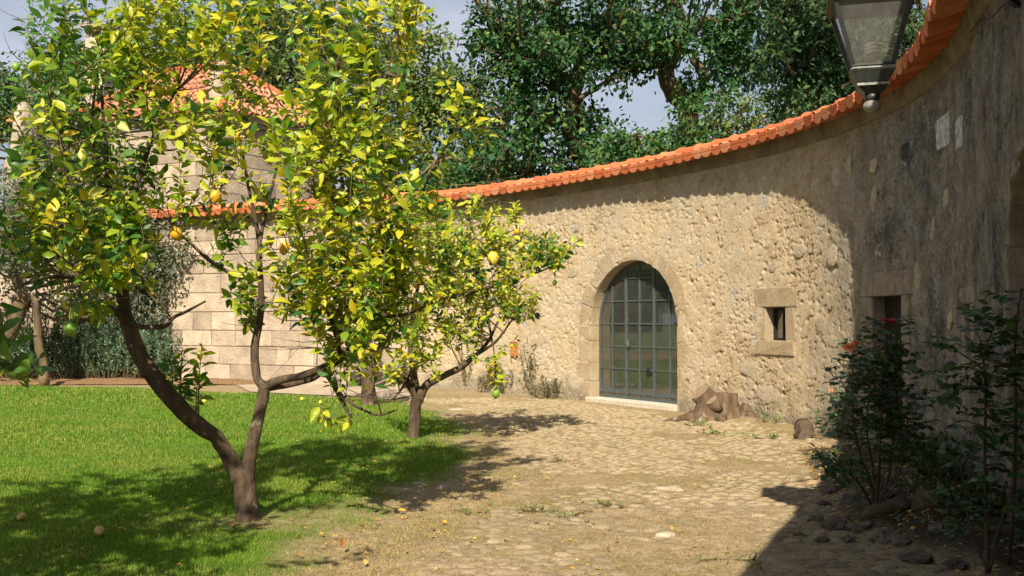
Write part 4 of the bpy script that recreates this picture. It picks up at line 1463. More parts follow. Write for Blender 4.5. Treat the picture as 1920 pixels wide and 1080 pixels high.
def build_tree(name, label, limbs, ells, base, leafmat, leafsize, spacing, n_obj, lemons, seed, up=0.35, tpl=LEAF4, group='lemon trees on the lawn', rad0=0.008, extra_sprouts=None, twig=None):
    rg = np.random.default_rng(seed)
    root = empty(name, label, 'tree', tuple(base), group)
    root['kind'] = 'thing'
    B = np.array(base)
    tb = Tubes(); skel = []
    for k, lb in enumerate(limbs):
        L = limb_pts(lb)
        tb.add(L[:, :3] - B, L[:, 3], 10 if L[0, 3] > .05 else 7, 0.16, seed + k)
        m = L[:, 3] < 0.06
        skel += [tuple(x) for x in L[m]]
    link('trunk', tb.mesh('trunk', M['bark']), root)
    att = ellipse_targets(ells, rg)
    # two generations: half grows from limbs, the rest from limbs and shoots
    order = rg.permutation(len(att)); att = [att[i] for i in order]
    h = len(att) // 3
    s1 = nearest_grow(skel, att[:h], up, rad0, rg)
    sk2 = skel + [(*p, r) for pts, rad in s1 for p, r in zip(pts[1:], rad[1:])]
    s2 = nearest_grow(sk2, att[h:], up, rad0 * 0.75, rg)
    shoots = s1 + s2
    if extra_sprouts: shoots += extra_sprouts
    tb = Tubes()
    for pts, rad in shoots: tb.add(pts - B, rad, 5, 0, 0, False)
    # bare twiglets
    sk3 = [(*p, r) for pts, rad in shoots for p, r in zip(pts[2:], rad[2:])]
    for _ in range(int(len(shoots) * 1.3)):
        i = rg.integers(len(sk3)); p = np.array(sk3[i][:3])
        d = rg.normal(0, 1, 3); d /= np.linalg.norm(d); d[2] = abs(d[2]) * .4 - .1
        L_ = rg.uniform(.10, .24) if rg.random() < .6 or base[0] < -3.3 else rg.uniform(.25, .55)
        e1 = p + d * L_ * .5 + rg.normal(0, .03, 3) * L_ * 2; e2 = p + d * L_ + rg.normal(0, .08, 3) * L_ + [0, 0, .12 * L_]
        tb.add(smooth_line([p, e1, e2], 5) - B, np.linspace(.0028 + .004 * L_, .0013, 5), 4, 0, 0, False)
        if L_ > .25:
            d2 = d + rg.normal(0, .7, 3); tb.add(np.array([e1, e1 + d2 * L_ * .25, e1 + d2 * L_ * .45 + [0, 0, .02]]) - B, [.003, .002, .0012], 4, 0, 0, False)
    link('twigs', tb.mesh('twigs', M['twig']), root, kind='stuff')
    pos, dirs, nor, siz = leaves_on(shoots, spacing, leafsize, rg)
    # no leaf hangs right in front of a fruit
    vis = np.ones(len(pos), bool)
    for u, v, Y, r_, kind in lemons:
        if r_ < .03: continue
        c_ = P(u, v, Y); w_ = c_ - np.array([0, 0, CAMZ]); dl_ = np.linalg.norm(w_); w_ = w_ / dl_
        q_ = pos + dirs / (np.linalg.norm(dirs, axis=1)[:, None] + 1e-9) * siz[:, None] * .5 - np.array([0, 0, CAMZ])
        al = q_ @ w_
        vis &= ~((np.linalg.norm(q_ - np.outer(al, w_), axis=1) < r_ * 1.9) & (al < dl_ + .02))
    pos, dirs, nor, siz = pos[vis], dirs[vis], nor[vis], siz[vis]
    rnd = rg.uniform(0, 0.999, len(pos))
    # clumps of one colour: neighbouring leaves age together
    cl = fbm(pos[:, 0] * 2.3 + 9, pos[:, 2] * 2.3 + pos[:, 1], 3)
    rnd = np.clip(0.62 * rnd + 0.60 * np.clip((cl - 0.3) / 0.4, 0, 1) - 0.15 - 0.30 * np.clip((-2.1 - pos[:, 0]) / 0.9, 0, 1) * (pos[:, 1] < 9), 0, 0.985)
    key = np.linalg.norm(pos - np.array([0, 0, CAMZ]), axis=1) - siz * 12
    order = np.argsort(key)
    a, b = order[:n_obj], order[n_obj:]
    me = leaf_batch('foliage', tpl, pos[b] - B, dirs[b], nor[b], siz[b], rnd[b], leafmat, True)
    link('foliage', me, root, kind='stuff')
    if len(a):
        TV, TF = tpl
        lm = [mesh_np('leaf', TV, TF, leafmat, True, {'rnd': np.full(len(TV), v)}) for v in (0.15, 0.5)]
        Rm = frames(dirs[a], nor[a])
        for i in range(len(a)):
            o = bpy.data.objects.new('leaf', lm[i % 2]); C.objects.link(o); o.parent = root
            T = Matrix.Identity(4)
            for r_ in range(3):
                for c_ in range(3): T[r_][c_] = Rm[i, r_, c_] * siz[a[i]]
                T[r_][3] = pos[a[i], r_] - B[r_]
            o.matrix_local = T
    for u, v, Y, r_, kind in lemons:
        p = P(u, v, Y)
        o = link('lemon', lemon_me[kind], root)
        o.matrix_local = Matrix.Translation(Vector(p - B)) @ Matrix.Rotation(rg.uniform(-.5, .5), 4, 'X') @ Matrix.Rotation(rg.uniform(-.5, .5), 4, 'Y') @ Matrix.Scale(r_, 4)
        sp = np.array(sk3)[:, :3]
        q = sp[(np.linalg.norm(sp - (p + [0, 0, r_ * 1.3]), axis=1)).argmin()]
        tb2 = Tubes(); tb2.add([p + [0, 0, r_ * 1.15] - B, (p + [0, 0, r_ * 1.5] + q) / 2 + [0, 0, .03] - B, q - B], [.003, .003, .004], 5)
        link('stalk', tb2.mesh('stalk', M['twig']), root)
    return root


# lemon tree in front ------------------------------------------------------------------
b1 = G(465, 985); T1 = b1[1]
limbs1 = [
    [(466, 1000, T1, .135), (465, 970, T1, .108), (461, 935, T1, .10), (457, 905, T1, .098), (450, 885, T1, .088)],
    [(457, 900, T1, .085), (437, 872, T1, .078), (420, 842, T1 - .05, .07), (404, 818, T1 - .1, .066), (372, 797, T1 - .15, .076), (330, 757, T1 - .25, .078), (290, 708, T1 - .35, .074), (258, 660, T1 - .4, .07), (243, 615, T1 - .4, .066), (233, 580, T1 - .4, .058),
     (226, 530, T1 - .4, .05), (216, 480, T1 - .35, .045), (211, 420, T1 - .3, .04), (203, 340, T1 - .2, .032), (196, 260, T1 - .1, .022), (190, 160, T1, .012)],
    [(460, 905, T1, .08), (470, 850, T1 + .05, .064), (482, 795, T1 + .1, .058), (492, 750, T1 + .1, .054), (498, 722, T1 + .1, .056)],
    [(496, 728, T1 + .1, .05), (481, 705, T1 + .1, .042), (478, 655, T1 + .15, .04), (486, 605, T1 + .2, .036), (490, 560, T1 + .2, .032), (487, 500, T1 + .2, .03), (484, 440, T1 + .3, .024), (470, 370, T1 + .3, .018), (455, 290, T1 + .3, .012)],
    [(498, 724, T1 + .1, .05), (530, 712, T1 + .05, .038), (575, 702, T1, .036), (610, 688, T1 - .05, .034), (640, 672, T1 - .1, .034), (668, 640, T1 - .1, .034), (690, 600, T1 - .05, .032), (712, 555, T1, .028), (722, 490, T1, .022), (712, 400, T1, .016)],
    [(498, 726, T1 + .1, .042), (540, 722, T1 + .2, .03), (580, 712, T1 + .25, .03), (608, 700, T1 + .2, .026), (632, 735, T1 - .1, .022), (648, 765, T1 - .2, .018), (657, 780, T1 - .25, .012)],
    [(632, 735, T1 - .1, .018), (665, 760, T1 - .3, .013), (708, 778, T1 - .4, .010), (745, 768, T1 - .4, .007)],
    [(240, 612, T1 - .4, .036), (222, 590, T1 - .5, .03), (205, 575, T1 - .6, .02)],
    [(236, 604, T1 - .4, .03), (265, 612, T1 - .5, .024), (308, 612, T1 - .6, .022), (325, 595, T1 - .6, .018), (345, 586, T1 - .55, .014), (385, 565, T1 - .4, .009)],
    [(216, 480, T1 - .35, .032), (236, 400, T1 - .3, .026), (262, 330, T1 - .2, .022), (290, 250, T1 - .1, .016), (330, 170, T1, .010)],
    [(214, 450, T1 - .35, .026), (170, 400, T1 - .5, .02), (140, 350, T1 - .55, .017), (112, 290, T1 - .6, .014), (95, 190, T1 - .6, .010)],
    [(213, 440, T1 - .35, .026), (185, 330, T1 - .1, .02), (172, 230, T1, .015), (195, 60, T1, .008)],
    [(222, 520, T1 - .4, .026), (150, 520, T1 - 1.0, .018), (90, 520, T1 - 1.4, .013), (40, 535, T1 - 1.6, .008)],
    [(490, 525, T1 + .2, .024), (440, 515, T1 + .1, .02), (395, 490, T1, .018), (345, 445, T1 - .1, .013), (325, 430, T1 - .1, .008)],
    [(484, 470, T1 + .25, .02), (500, 390, T1 + .3, .016), (522, 300, T1 + .3, .012), (540, 210, T1 + .3, .007)],
    [(684, 610, T1 - .05, .024), (655, 520, T1 - .1, .022), (645, 420, T1 - .1, .02), (641, 330, T1 - .1, .016), (634, 230, T1 - .1, .011), (630, 120, T1 - .1, .007)],
    [(705, 575, T1, .022), (742, 480, T1 - .1, .018), (752, 400, T1 - .1, .015), (735, 310, T1 - .1, .013), (705, 210, T1 - .1, .010), (745, 80, T1 - .1, .006)],
    [(648, 430, T1 - .1, .018), (612, 340, T1, .014), (596, 240, T1, .011), (620, 120, T1, .006)],
    [(722, 480, T1, .018), (770, 420, T1 + .1, .014), (805, 330, T1 + .1, .011), (850, 255, T1 + .1, .008), (890, 220, T1 + .1, .005)],
    [(640, 672, T1 - .1, .022), (620, 600, T1 - .3, .017), (585, 530, T1 - .4, .013), (560, 470, T1 - .4, .008)],
    [(700, 590, T1, .02), (760, 590, T1 - .2, .015), (830, 560, T1 - .3, .010), (890, 545, T1 - .3, .006)],
]
d1 = T1
ells1 = [(90, 130, 65, 120, 11, d1 - .5, .3), (190, 110, 100, 110, 26, d1 - .1, .4), (310, 45, 110, 60, 22, d1, .45), (110, 300, 90, 110, 24, d1 - .5, .4), (225, 290, 85, 140, 28, d1 - .2, .4),
         (120, 460, 110, 65, 34, d1 - 1.0, .35), (225, 480, 90, 60, 20, d1 - .5, .3), (345, 190, 70, 110, 15, d1, .4), (400, 60, 80, 60, 12, d1 + .1, .4), (390, 330, 70, 110, 10, d1, .4), (330, 420, 60, 60, 7, d1 - .2, .3),
         (460, 230, 70, 110, 18, d1 + .3, .4), (500, 90, 40, 60, 3, d1 + .2, .3), (475, 560, 60, 50, 9, d1 + .15, .25), (440, 470, 60, 60, 6, d1 + .2, .3),
         (605, 150, 60, 130, 26, d1, .4), (690, 90, 80, 90, 30, d1, .45), (745, 40, 35, 50, 9, d1, .3), (630, 310, 80, 100, 34, d1, .45), (560, 380, 80, 80, 18, d1, .4), (720, 270, 60, 100, 18, d1, .4),
         (700, 450, 95, 90, 34, d1 - .1, .45), (610, 520, 80, 60, 20, d1 - .3, .35), (770, 440, 60, 60, 12, d1, .35), (880, 245, 35, 28, 6, d1 + .1, .12), (830, 300, 20, 40, 2, d1 + .1, .1),
         (690, 630, 80, 45, 22, d1 - .3, .3), (720, 560, 60, 40, 14, d1 - .2, .3), (610, 610, 50, 40, 9, d1 - .3, .3), (640, 690, 40, 50, 7, d1 - .3, .2), (560, 560, 50, 50, 8, d1 - .2, .3), (820, 540, 60, 35, 8, d1 - .3, .25)]
lem1 = [(404, 368, d1 - .3, .042, 'ripe'), (533, 465, d1 - .1, .042, 'ripe'), (330, 438, d1 - .2, .046, 'ripe'), (577, 460, d1, .024, 'ripe'), (527, 437, d1 + .1, .022, 'ripe'), (550, 414, d1 + .1, .02, 'ripe'), (131, 617, d1 - 1.6, .041, 'unripe'),
        (288, 300, d1, .036, 'unripe'), (640, 205, d1, .034, 'unripe'), (545, 78, d1, .034, 'unripe'), (625, 115, d1, .032, 'unripe'), (165, 55, d1, .03, 'unripe'), (733, 27, d1, .034, 'unripe'), (655, 345, d1, .03, 'unripe'), (30, 125, d1, .03, 'unripe'), (590, 600, d1, .026, 'unripe')]
limbs1 = [[(u, v, Y, r_ * .85) for u, v, Y, r_ in lb] for lb in limbs1]
# water sprouts on the left limb
rg = np.random.default_rng(77)
spr = []
for (u0, v0, u1, v1, dd) in ((322, 750, 318, 668, -.3), (336, 745, 342, 650, -.25), (345, 772, 340, 690, -.2), (368, 795, 372, 700, -.15), (372, 800, 378, 650, -.1), (215, 585, 120, 590, -1.2), (205, 580, 135, 560, -1.5), (225, 560, 100, 470, -1.6), (230, 540, 170, 455, -1.6), (225, 545, 250, 480, -1.3), (657, 780, 640, 800, -.3), (600, 760, 615, 800, -.2)):
    spr.append((smooth_line([P(u0, v0, T1 + max(dd, -.4)), P((u0 + u1) / 2 + rg.uniform(-6, 6), (v0 + v1) / 2, T1 + dd * .7 - .1), P(u1, v1, T1 + dd)], 8), np.linspace(.008, .0025, 8)))
build_tree('lemon_tree', 'large multi-stemmed lemon tree in front, yellow-green leaves and forked trunk', limbs1, ells1, (b1[0], b1[1], 0.0), M['lemonleaf'], 0.103, 0.0195, 300, lem1, 21, extra_sprouts=spr)

# smaller lemon tree on the lawn edge -----------------------------------------------------
b2 = G(776, 826); T2 = b2[1]
limbs2 = [
    [(775, 834, T2, .11), (775, 815, T2, .085), (777, 790, T2, .08), (780, 760, T2, .074), (785, 742, T2, .082)],
    [(785, 745, T2, .07), (800, 722, T2, .058), (830, 705, T2, .05), (862, 690, T2, .042), (890, 668, T2 - .1, .03), (915, 640, T2 - .1, .022), (935, 600, T2 - .1, .014)],
    [(783, 745, T2, .065), (768, 722, T2, .058), (745, 705, T2, .05), (722, 690, T2 + .1, .036), (690, 650, T2 + .1, .022), (670, 610, T2 + .1, .014)],
    [(780, 735, T2, .06), (774, 690, T2, .044), (770, 640, T2 + .1, .036), (776, 570, T2 + .1, .028), (795, 500, T2 + .1, .018), (810, 430, T2 + .1, .010)],
    [(776, 600, T2 + .1, .03), (830, 568, T2, .024), (900, 545, T2, .02), (960, 525, T2, .016), (1010, 510, T2, .012), (1045, 495, T2, .006)],
    [(890, 668, T2 - .1, .022), (930, 640, T2 - .2, .018), (960, 600, T2 - .2, .012)],
    [(860, 560, T2, .018), (885, 500, T2, .014), (925, 450, T2, .010), (965, 430, T2, .006), (968, 415, T2, .004)],
    [(915, 600, T2, .02), (925, 650, T2 - .2, .010), (930, 700, T2 - .2, .006), (932, 725, T2 - .2, .004)],
    [(770, 700, T2, .02), (740, 745, T2 - .3, .013), (700, 760, T2 - .4, .009)],
]
ells2 = [(1015, 480, 40, 32, 34, T2, .3), (955, 480, 45, 40, 26, T2, .35), (875, 440, 70, 50, 44, T2, .45), (800, 440, 50, 50, 20, T2, .4), (820, 520, 80, 55, 46, T2, .45), (910, 550, 70, 40, 36, T2, .4), (960, 575, 50, 35, 20, T2, .3),
         (780, 590, 70, 50, 30, T2, .4), (870, 620, 50, 40, 20, T2, .35), (700, 600, 50, 50, 16, T2, .3), (967, 412, 14, 12, 5, T2, .1), (930, 690, 10, 40, 6, T2 - .2, .08), (800, 690, 40, 30, 8, T2, .3), (730, 690, 30, 30, 6, T2, .3), (780, 660, 40, 40, 8, T2, .3)]
lem2 = [(925, 483, T2 - .3, .072, 'pale'), (969, 434, T2, .040, 'ripe'), (977, 459, T2, .040, 'pale'), (735, 470, T2, .04, 'unripe'), (862, 432, T2, .045, 'unripe'), (825, 398, T2, .05, 'unripe'), (930, 738, T2 - .2, .05, 'unripe'), (700, 455, T2, .04, 'unripe'), (840, 570, T2 - .3, .04, 'ripe'), (1040, 530, T2, .03, 'unripe')]
build_tree('lemon_tree', 'smaller lemon tree beyond the front one, short stump-like trunk at the lawn edge', limbs2, ells2, (b2[0], b2[1], 0.0), M['lemonleaf'], 0.100, 0.0225, 300, lem2, 22, up=0.22, tpl=LEAF3, rad0=0.010)

# third lemon tree by the path
b3 = G(690, 764); T3 = b3[1]
limbs3 = [[(690, 768, T3, .16), (690, 745, T3, .13), (691, 715, T3, .12), (690, 690, T3, .11)], [(690, 695, T3, .08), (660, 650, T3, .05), (640, 590, T3, .035), (632, 520, T3, .02)], [(690, 695, T3, .08), (715, 650, T3, .05), (720, 590, T3, .03), (700, 520, T3, .015)]]
ells3 = [(640, 560, 60, 70, 30, T3, .5), (700, 560, 50, 60, 24, T3, .5), (650, 460, 60, 50, 20, T3, .5)]
build_tree('lemon_tree', 'farthest lemon tree with thick pale trunk beside the dusty path', limbs3, ells3, (b3[0], b3[1], 0.0), M['greenleaf'], 0.10, 0.035, 0, [], 23, up=0.25, tpl=LEAF2, rad0=0.012)

# the tree that reaches in from beyond the left edge of the picture
b4 = np.array([-3.7, 5.0, 0.0])
def w2(p): 
    u, v = project(np.array(p)); return (float(u), float(v), float(p[1]))
def L4(lst): return [(*w2(p[:3]), p[3]) for p in lst]
limbs4 = [L4([(-3.75, 5.0, -.05, .12), (-3.7, 5.0, .5, .09), (-3.7, 5.05, .9, .085)]), L4([(-3.7, 5.05, .85, .06), (-3.3, 5.1, 1.3, .04), (-3.0, 5.15, 1.7, .03), (-2.95, 5.2, 2.3, .015)]),
          L4([(-3.7, 5.05, .85, .06), (-4.0, 5.3, 1.5, .05), (-4.2, 5.6, 2.3, .03), (-4.1, 5.9, 3.1, .012)]), L4([(-3.7, 5.0, .85, .06), (-3.7, 4.6, 1.5, .045), (-3.6, 4.4, 2.3, .03), (-3.5, 4.3, 3.2, .012)]),
          L4([(-3.7, 5.0, .85, .06), (-3.75, 4.4, 2.2, .045), (-3.3, 3.9, 3.9, .03), (-2.2, 4.1, 4.6, .02), (-1.2, 4.4, 4.9, .01)]),
          L4([(-3.3, 5.1, 1.25, .03), (-2.95, 5.05, 1.30, .018), (-2.72, 5.05, 1.34, .008)])]
rg = np.random.default_rng(4)
root4_att = [np.array([-3.5, 4.7, 2.7]) + rg.normal(0, 1, 3) * np.array([.9, .85, .75]) for _ in range(520)]
root4_att = [p for p in root4_att if (p[0] < -0.585 * p[1] or (p[2] > 1.95 + .40 * p[1] and p[0] < -.1 * p[1])) and p[1] > 2.6 and p[2] > 1.2]
root4_att += [P(u, v, 5.0) for u, v in ((20, 635), (5, 620), (8, 655), (28, 690), (55, 705), (10, 700))]
def to_ell(p):
    u, v, Y = w2(p); return (u, v, 1, 1, 1, Y, 0.01)
build_tree('lemon_tree', 'lemon tree just out of frame, dark leaf sprigs entering at the left edge', limbs4, [to_ell(p) for p in root4_att], tuple(b4), M['greenleaf'], 0.125, 0.036, 200, [], 24, up=0.15)

# ------------------------------------------------------------------ big trees behind the wall
OAKLEAF = (np.array([(0, 0, 0), (-.30, .5, .06), (0, 1, -.10), (.30, .5, .06)]), np.array([(0, 2, 1), (0, 3, 2)]))


DENS = 0.31


def big_tree(name, label, limbs, ells, base, mat, leaf, per, seed, spread=0.42, cat='tree', bark='oakbark', group='trees behind the wall', rad=0.035, up=0.1, flat=0.75):
    rg = np.random.default_rng(seed)
    root = empty(name, label, cat, tuple(base), group); root['kind'] = 'thing'
    B = np.array(base, float)
    tb = Tubes(); skel = []
    for k, lb in enumerate(limbs):
        L = limb_pts(lb)
        n = len(L)
        wob = np.stack([fbm(np.arange(n) * .5 + 30 * k, np.full(n, 3.1 * q + seed), 2) - .5 for q in range(3)], 1)
        L[:, :3] += wob * 0.5 * np.clip(np.arange(n) / 3, 0, 1)[:, None] * min(1, L[0, 3] * 4)
        tb.add(L[:, :3] - B, L[:, 3], 8, 0.14, seed + k)
        skel += [tuple(x) for x in L]
    att = ellipse_targets(ells, rg)
    br = nearest_grow(skel, att, up, rad, rg, False, 7)
    for pts, r in br: tb.add(pts - B, np.maximum(r, .012), 5, 0, 0, False)
    link('trunk', tb.mesh('trunk', M[bark]), root)
    cen = np.array(att)
    n = len(cen)
    per = per * DENS; spread = spread * .72; k = rg.integers(int(per * .5), int(per * 1.5), n)
    ci = np.repeat(np.arange(n), k)
    m = len(ci)
    csp = spread * rg.uniform(.6, 1.4, n)
    # sub-clumps inside each clump give ragged outlines
    sub = rg.normal(0, 1, (n, 9, 3)) * csp[:, None, None] * np.array([1, 1, flat])
    sc = sub[ci, rg.integers(0, 9, m)]
    pos = cen[ci] + sc + rg.normal(0, 0.17, (m, 3)) * (spread / .42)
    outw = pos - cen[ci]; outw /= np.linalg.norm(outw, axis=1)[:, None] + 1e-6
    dirs = outw * .6 + rg.normal(0, .6, (m, 3)) + [0, 0, -.25]
    nor = np.array([0, -.3, .75]) + rg.normal(0, .55, (m, 3)) + outw * .3
    siz = leaf * rg.uniform(.6, 1.35, m)
    ct = rg.uniform(0, .5, n)
    rnd = np.clip(ct[ci] + rg.uniform(0, .5, m), 0, .98)
    me = leaf_batch('crown', OAKLEAF, pos - B, dirs, nor, siz, rnd, mat)
    link('crown', me, root, kind='stuff')
    return root


def gb(u, Y): p = P(u, 560, Y); return (p[0], p[1], 0.0)


YA, YB, YC, YD = 30.0, 31.0, 22.0, 27.0
big_tree('oak_tree', 'oak with leaning lichen-spotted trunk left of the round sky gap above the wall',
         [[(1128, 560, YA, .42), (1125, 420, YA, .34), (1115, 320, YA, .28), (1085, 270, YA, .25), (1070, 225, YA, .24), (1078, 180, YA, .23), (1075, 150, YA, .21), (1095, 128, YA, .16), (1130, 95, YA, .12), (1150, 40, YA, .09), (1140, -40, YA, .06)],
          [(1076, 152, YA, .18), (1040, 140, YA, .13), (1010, 110, YA, .10), (960, 90, YA, .06)], [(1068, 238, YA, .10), (1042, 225, YA, .06), (1040, 245, YA, .03)], [(1095, 128, YA, .10), (1052, 60, YA, .07), (1050, 0, YA, .05)], [(1078, 190, YA, .1), (1130, 160, YA, .06), (1160, 140, YA, .04)]],
         [(1000, 60, 110, 70, 34, YA, 1.4), (960, 105, 80, 50, 20, YA, 1.2), (1100, 40, 100, 50, 30, YA, 1.4), (1080, 110, 90, 45, 22, YA, 1.2), (1010, 175, 70, 45, 16, YA, 1.1), (1130, 140, 40, 18, 5, YA, .6), (1180, 85, 40, 30, 8, YA, .8), (1030, -60, 200, 60, 34, YA, 1.6), (1010, 250, 50, 50, 12, YA, 1.2), (1100, 215, 25, 30, 6, YA, .6), (1105, 262, 40, 26, 8, YA, .8), (1065, 300, 60, 35, 14, YA, 1)],
         gb(1128, YA), M['oakleaf'], .19, 260, 31)
big_tree('oak_tree', 'oak with dark upright trunk right of the round sky gap, curved bough to the left',
         [[(1292, 560, YB, .45), (1294, 300, YB, .36), (1290, 215, YB, .32), (1265, 165, YB, .28), (1256, 125, YB, .25), (1272, 70, YB, .2), (1275, 10, YB, .15), (1268, -60, YB, .1)],
          [(1256, 128, YB, .16), (1215, 118, YB, .11), (1190, 135, YB, .08), (1168, 120, YB, .07), (1150, 108, YB, .05)], [(1285, 205, YB, .2), (1318, 150, YB, .16), (1305, 110, YB, .12), (1290, 90, YB, .08)], [(1270, 80, YB, .12), (1320, 40, YB, .08), (1370, 30, YB, .05)], [(1318, 150, YB, .10), (1360, 125, YB, .06), (1410, 125, YB, .04)]],
         [(1230, 40, 60, 60, 18, YB, 1.2), (1330, 70, 50, 40, 12, YB, 1.1), (1420, 40, 70, 50, 20, YB, 1.2), (1380, 100, 60, 30, 12, YB, 1), (1190, 115, 40, 18, 6, YB, .6), (1240, 85, 40, 25, 7, YB, .8), (1300, 185, 30, 40, 8, YB, .6), (1300, -60, 200, 60, 30, YB, 1.5), (1430, 110, 40, 30, 8, YB, .8), (1390, 150, 30, 12, 3, YB, .4)],
         gb(1292, YB), M['oakleaf'], .19, 250, 32)
big_tree('oak_tree', 'dark dense oak behind the lantern with a mossy bent bough',
         [[(1645, 560, YC, .34), (1640, 260, YC, .2), (1620, 190, YC, .15), (1595, 110, YC, .13), (1565, 70, YC, .12), (1520, 50, YC, .10), (1490, 30, YC, .08), (1465, -20, YC, .05)], [(1600, 120, YC, .1), (1660, 40, YC, .08), (1720, -30, YC, .06)], [(1610, 160, YC, .08), (1540, 150, YC, .05), (1490, 140, YC, .03)]],
         [(1520, 100, 85, 60, 40, YC, 1.2), (1570, 160, 65, 50, 34, YC, 1.1), (1500, 30, 60, 40, 18, YC, 1.1), (1600, 30, 80, 60, 34, YC, 1.2), (1480, 165, 30, 30, 7, YC, .6), (1700, 80, 60, 80, 30, YC, 1.2), (1650, 120, 60, 60, 24, YC, 1.2), (1560, -60, 160, 50, 34, YC, 1.2), (1610, 190, 25, 20, 6, YC, .6)],
         gb(1645, YC), M['darkleaf'], .125, 360, 33, .34, rad=.02)
big_tree('young_oak', 'low leafy young oak below the dark upright trunk, tops showing over the coping',
         [[(1300, 560, YD, .2), (1300, 380, YD, .14), (1302, 300, YD, .10), (1296, 240, YD, .05)], [(1302, 310, YD, .07), (1240, 270, YD, .04), (1190, 250, YD, .03)], [(1302, 320, YD, .06), (1340, 260, YD, .04)]],
         [(1290, 240, 40, 40, 12, YD, .8), (1220, 280, 50, 20, 10, YD, .9), (1170, 272, 40, 16, 7, YD, .8), (1310, 280, 50, 24, 10, YD, .9), (1150, 290, 60, 20, 10, YD, .9), (1345, 195, 20, 25, 4, YD, .5), (1260, 300, 60, 20, 8, YD, .8)],
         gb(1300, YD), M['oakleaf'], .16, 200, 34, .36, rad=.02)
big_tree('young_oak', 'pale green young oak under the dark oak at the right end of the coping',
         [[(1360, 560, YD + 1, .16), (1356, 290, YD + 1, .10), (1372, 240, YD + 1, .07), (1400, 200, YD + 1, .04)], [(1360, 270, YD + 1, .06), (1420, 230, YD + 1, .04), (1450, 200, YD + 1, .03)]],
         [(1395, 205, 35, 30, 9, YD + 1, .7), (1430, 240, 45, 24, 10, YD + 1, .8), (1380, 250, 40, 20, 7, YD + 1, .8), (1460, 225, 30, 16, 4, YD + 1, .5), (1500, 215, 30, 14, 4, YD + 1, .5), (1330, 240, 25, 20, 4, YD + 1, .5)],
         gb(1360, YD + 1), M['oakleaf2'], .15, 150, 35, .32, rad=.018)
YF = 33.0
big_tree('ash_tree', 'tall mixed-green tree between the house roof and the leaning oak',
         [[(830, 560, YF, .34), (825, 380, YF, .24), (800, 290, YF, .19), (775, 210, YF, .15), (770, 120, YF, .10), (760, 40, YF, .05)], [(815, 310, YF, .12), (870, 300, YF, .09), (920, 310, YF, .05)], [(800, 290, YF, .1), (740, 260, YF, .07), (700, 230, YF, .04)], [(790, 250, YF, .1), (850, 190, YF, .06), (890, 170, YF, .03)]],
         [(790, 120, 45, 60, 12, YF, 1.3), (745, 150, 60, 90, 18, YF, 1.4), (830, 210, 70, 70, 22, YF, 1.4), (740, 270, 70, 70, 20, YF, 1.4), (800, 320, 100, 40, 22, YF, 1.4), (905, 210, 40, 60, 12, YF, 1.2), (890, 290, 60, 45, 12, YF, 1.2), (845, 130, 25, 25, 3, YF, .7), (950, 310, 60, 28, 8, YF, 1.2), (820, 80, 14, 18, 2, YF, .5), (720, 350, 60, 30, 12, YF, 1.0)],
         gb(830, YF), M['oakleaf2'], .19, 270, 36, .46)
big_tree('dark_shrub_tree', 'dark leafy tree just behind the coping, left of the leaning oak',
         [[(960, 560, 29, .24), (955, 360, 29, .16), (940, 300, 29, .12), (950, 250, 29, .08), (930, 200, 29, .05)], [(950, 330, 29, .08), (870, 300, 29, .07), (820, 300, 29, .05)], [(945, 310, 29, .07), (1000, 330, 29, .05)]],
         [(950, 250, 60, 60, 16, 29, 1), (900, 330, 60, 24, 8, 29, 1), (1010, 320, 50, 22, 7, 29, 1), (790, 365, 40, 20, 6, 26.5, .5)],
         gb(960, 29), M['oakleaf'], .17, 240, 37, .42)
YG = 44.0
big_tree('oak_tree', 'broad round-topped oak rising behind the house roof',
         [[(560, 560, YG, .5), (560, 300, YG, .4), (540, 180, YG, .3), (500, 100, YG, .2), (490, 20, YG, .1)], [(545, 200, YG, .2), (620, 120, YG, .14), (660, 60, YG, .08)]],
         [(490, 70, 70, 80, 28, YG, 2), (580, 90, 70, 80, 26, YG, 2), (650, 60, 50, 50, 12, YG, 1.5), (520, 160, 70, 50, 16, YG, 2), (640, 150, 60, 60, 16, YG, 2), (440, 120, 50, 60, 12, YG, 2), (600, 230, 80, 40, 14, YG, 2), (540, 0, 70, 30, 10, YG, 1.5)],
         gb(560, YG), M['oakleaf2'], .24, 270, 38, .62)
big_tree('oak_tree', 'dark oak at far left behind the olive tree',
         [[(60, 560, 46, .5), (70, 300, 46, .35), (90, 180, 46, .2), (120, 120, 46, .1)]],
         [(40, 170, 60, 60, 20, 46, 2), (110, 130, 60, 50, 16, 46, 2), (20, 230, 60, 50, 16, 46, 2), (170, 120, 50, 50, 14, 46, 2), (250, 70, 50, 60, 16, 46, 2), (320, 60, 60, 60, 14, 46, 2), (-60, 190, 60, 70, 18, 46, 2), (380, 90, 50, 60, 12, 46, 2)],
         gb(60, 46), M['oakleaf'], .24, 260, 39, .62)
big_tree('olive_tree', 'grey-green olive tree behind the garden wall at left',
         [[(130, 560, 31, .28), (128, 380, 31, .2), (120, 280, 31, .12), (110, 200, 31, .06)], [(126, 330, 31, .1), (180, 260, 31, .05)]],
         [(120, 210, 60, 60, 22, 31, .8), (150, 270, 70, 50, 20, 31, .8), (90, 270, 50, 40, 12, 31, .8), (200, 310, 60, 40, 12, 31, .8), (60, 330, 60, 40, 12, 31, .8)],
         gb(130, 31), M['olive'], .13, 260, 40, .36)
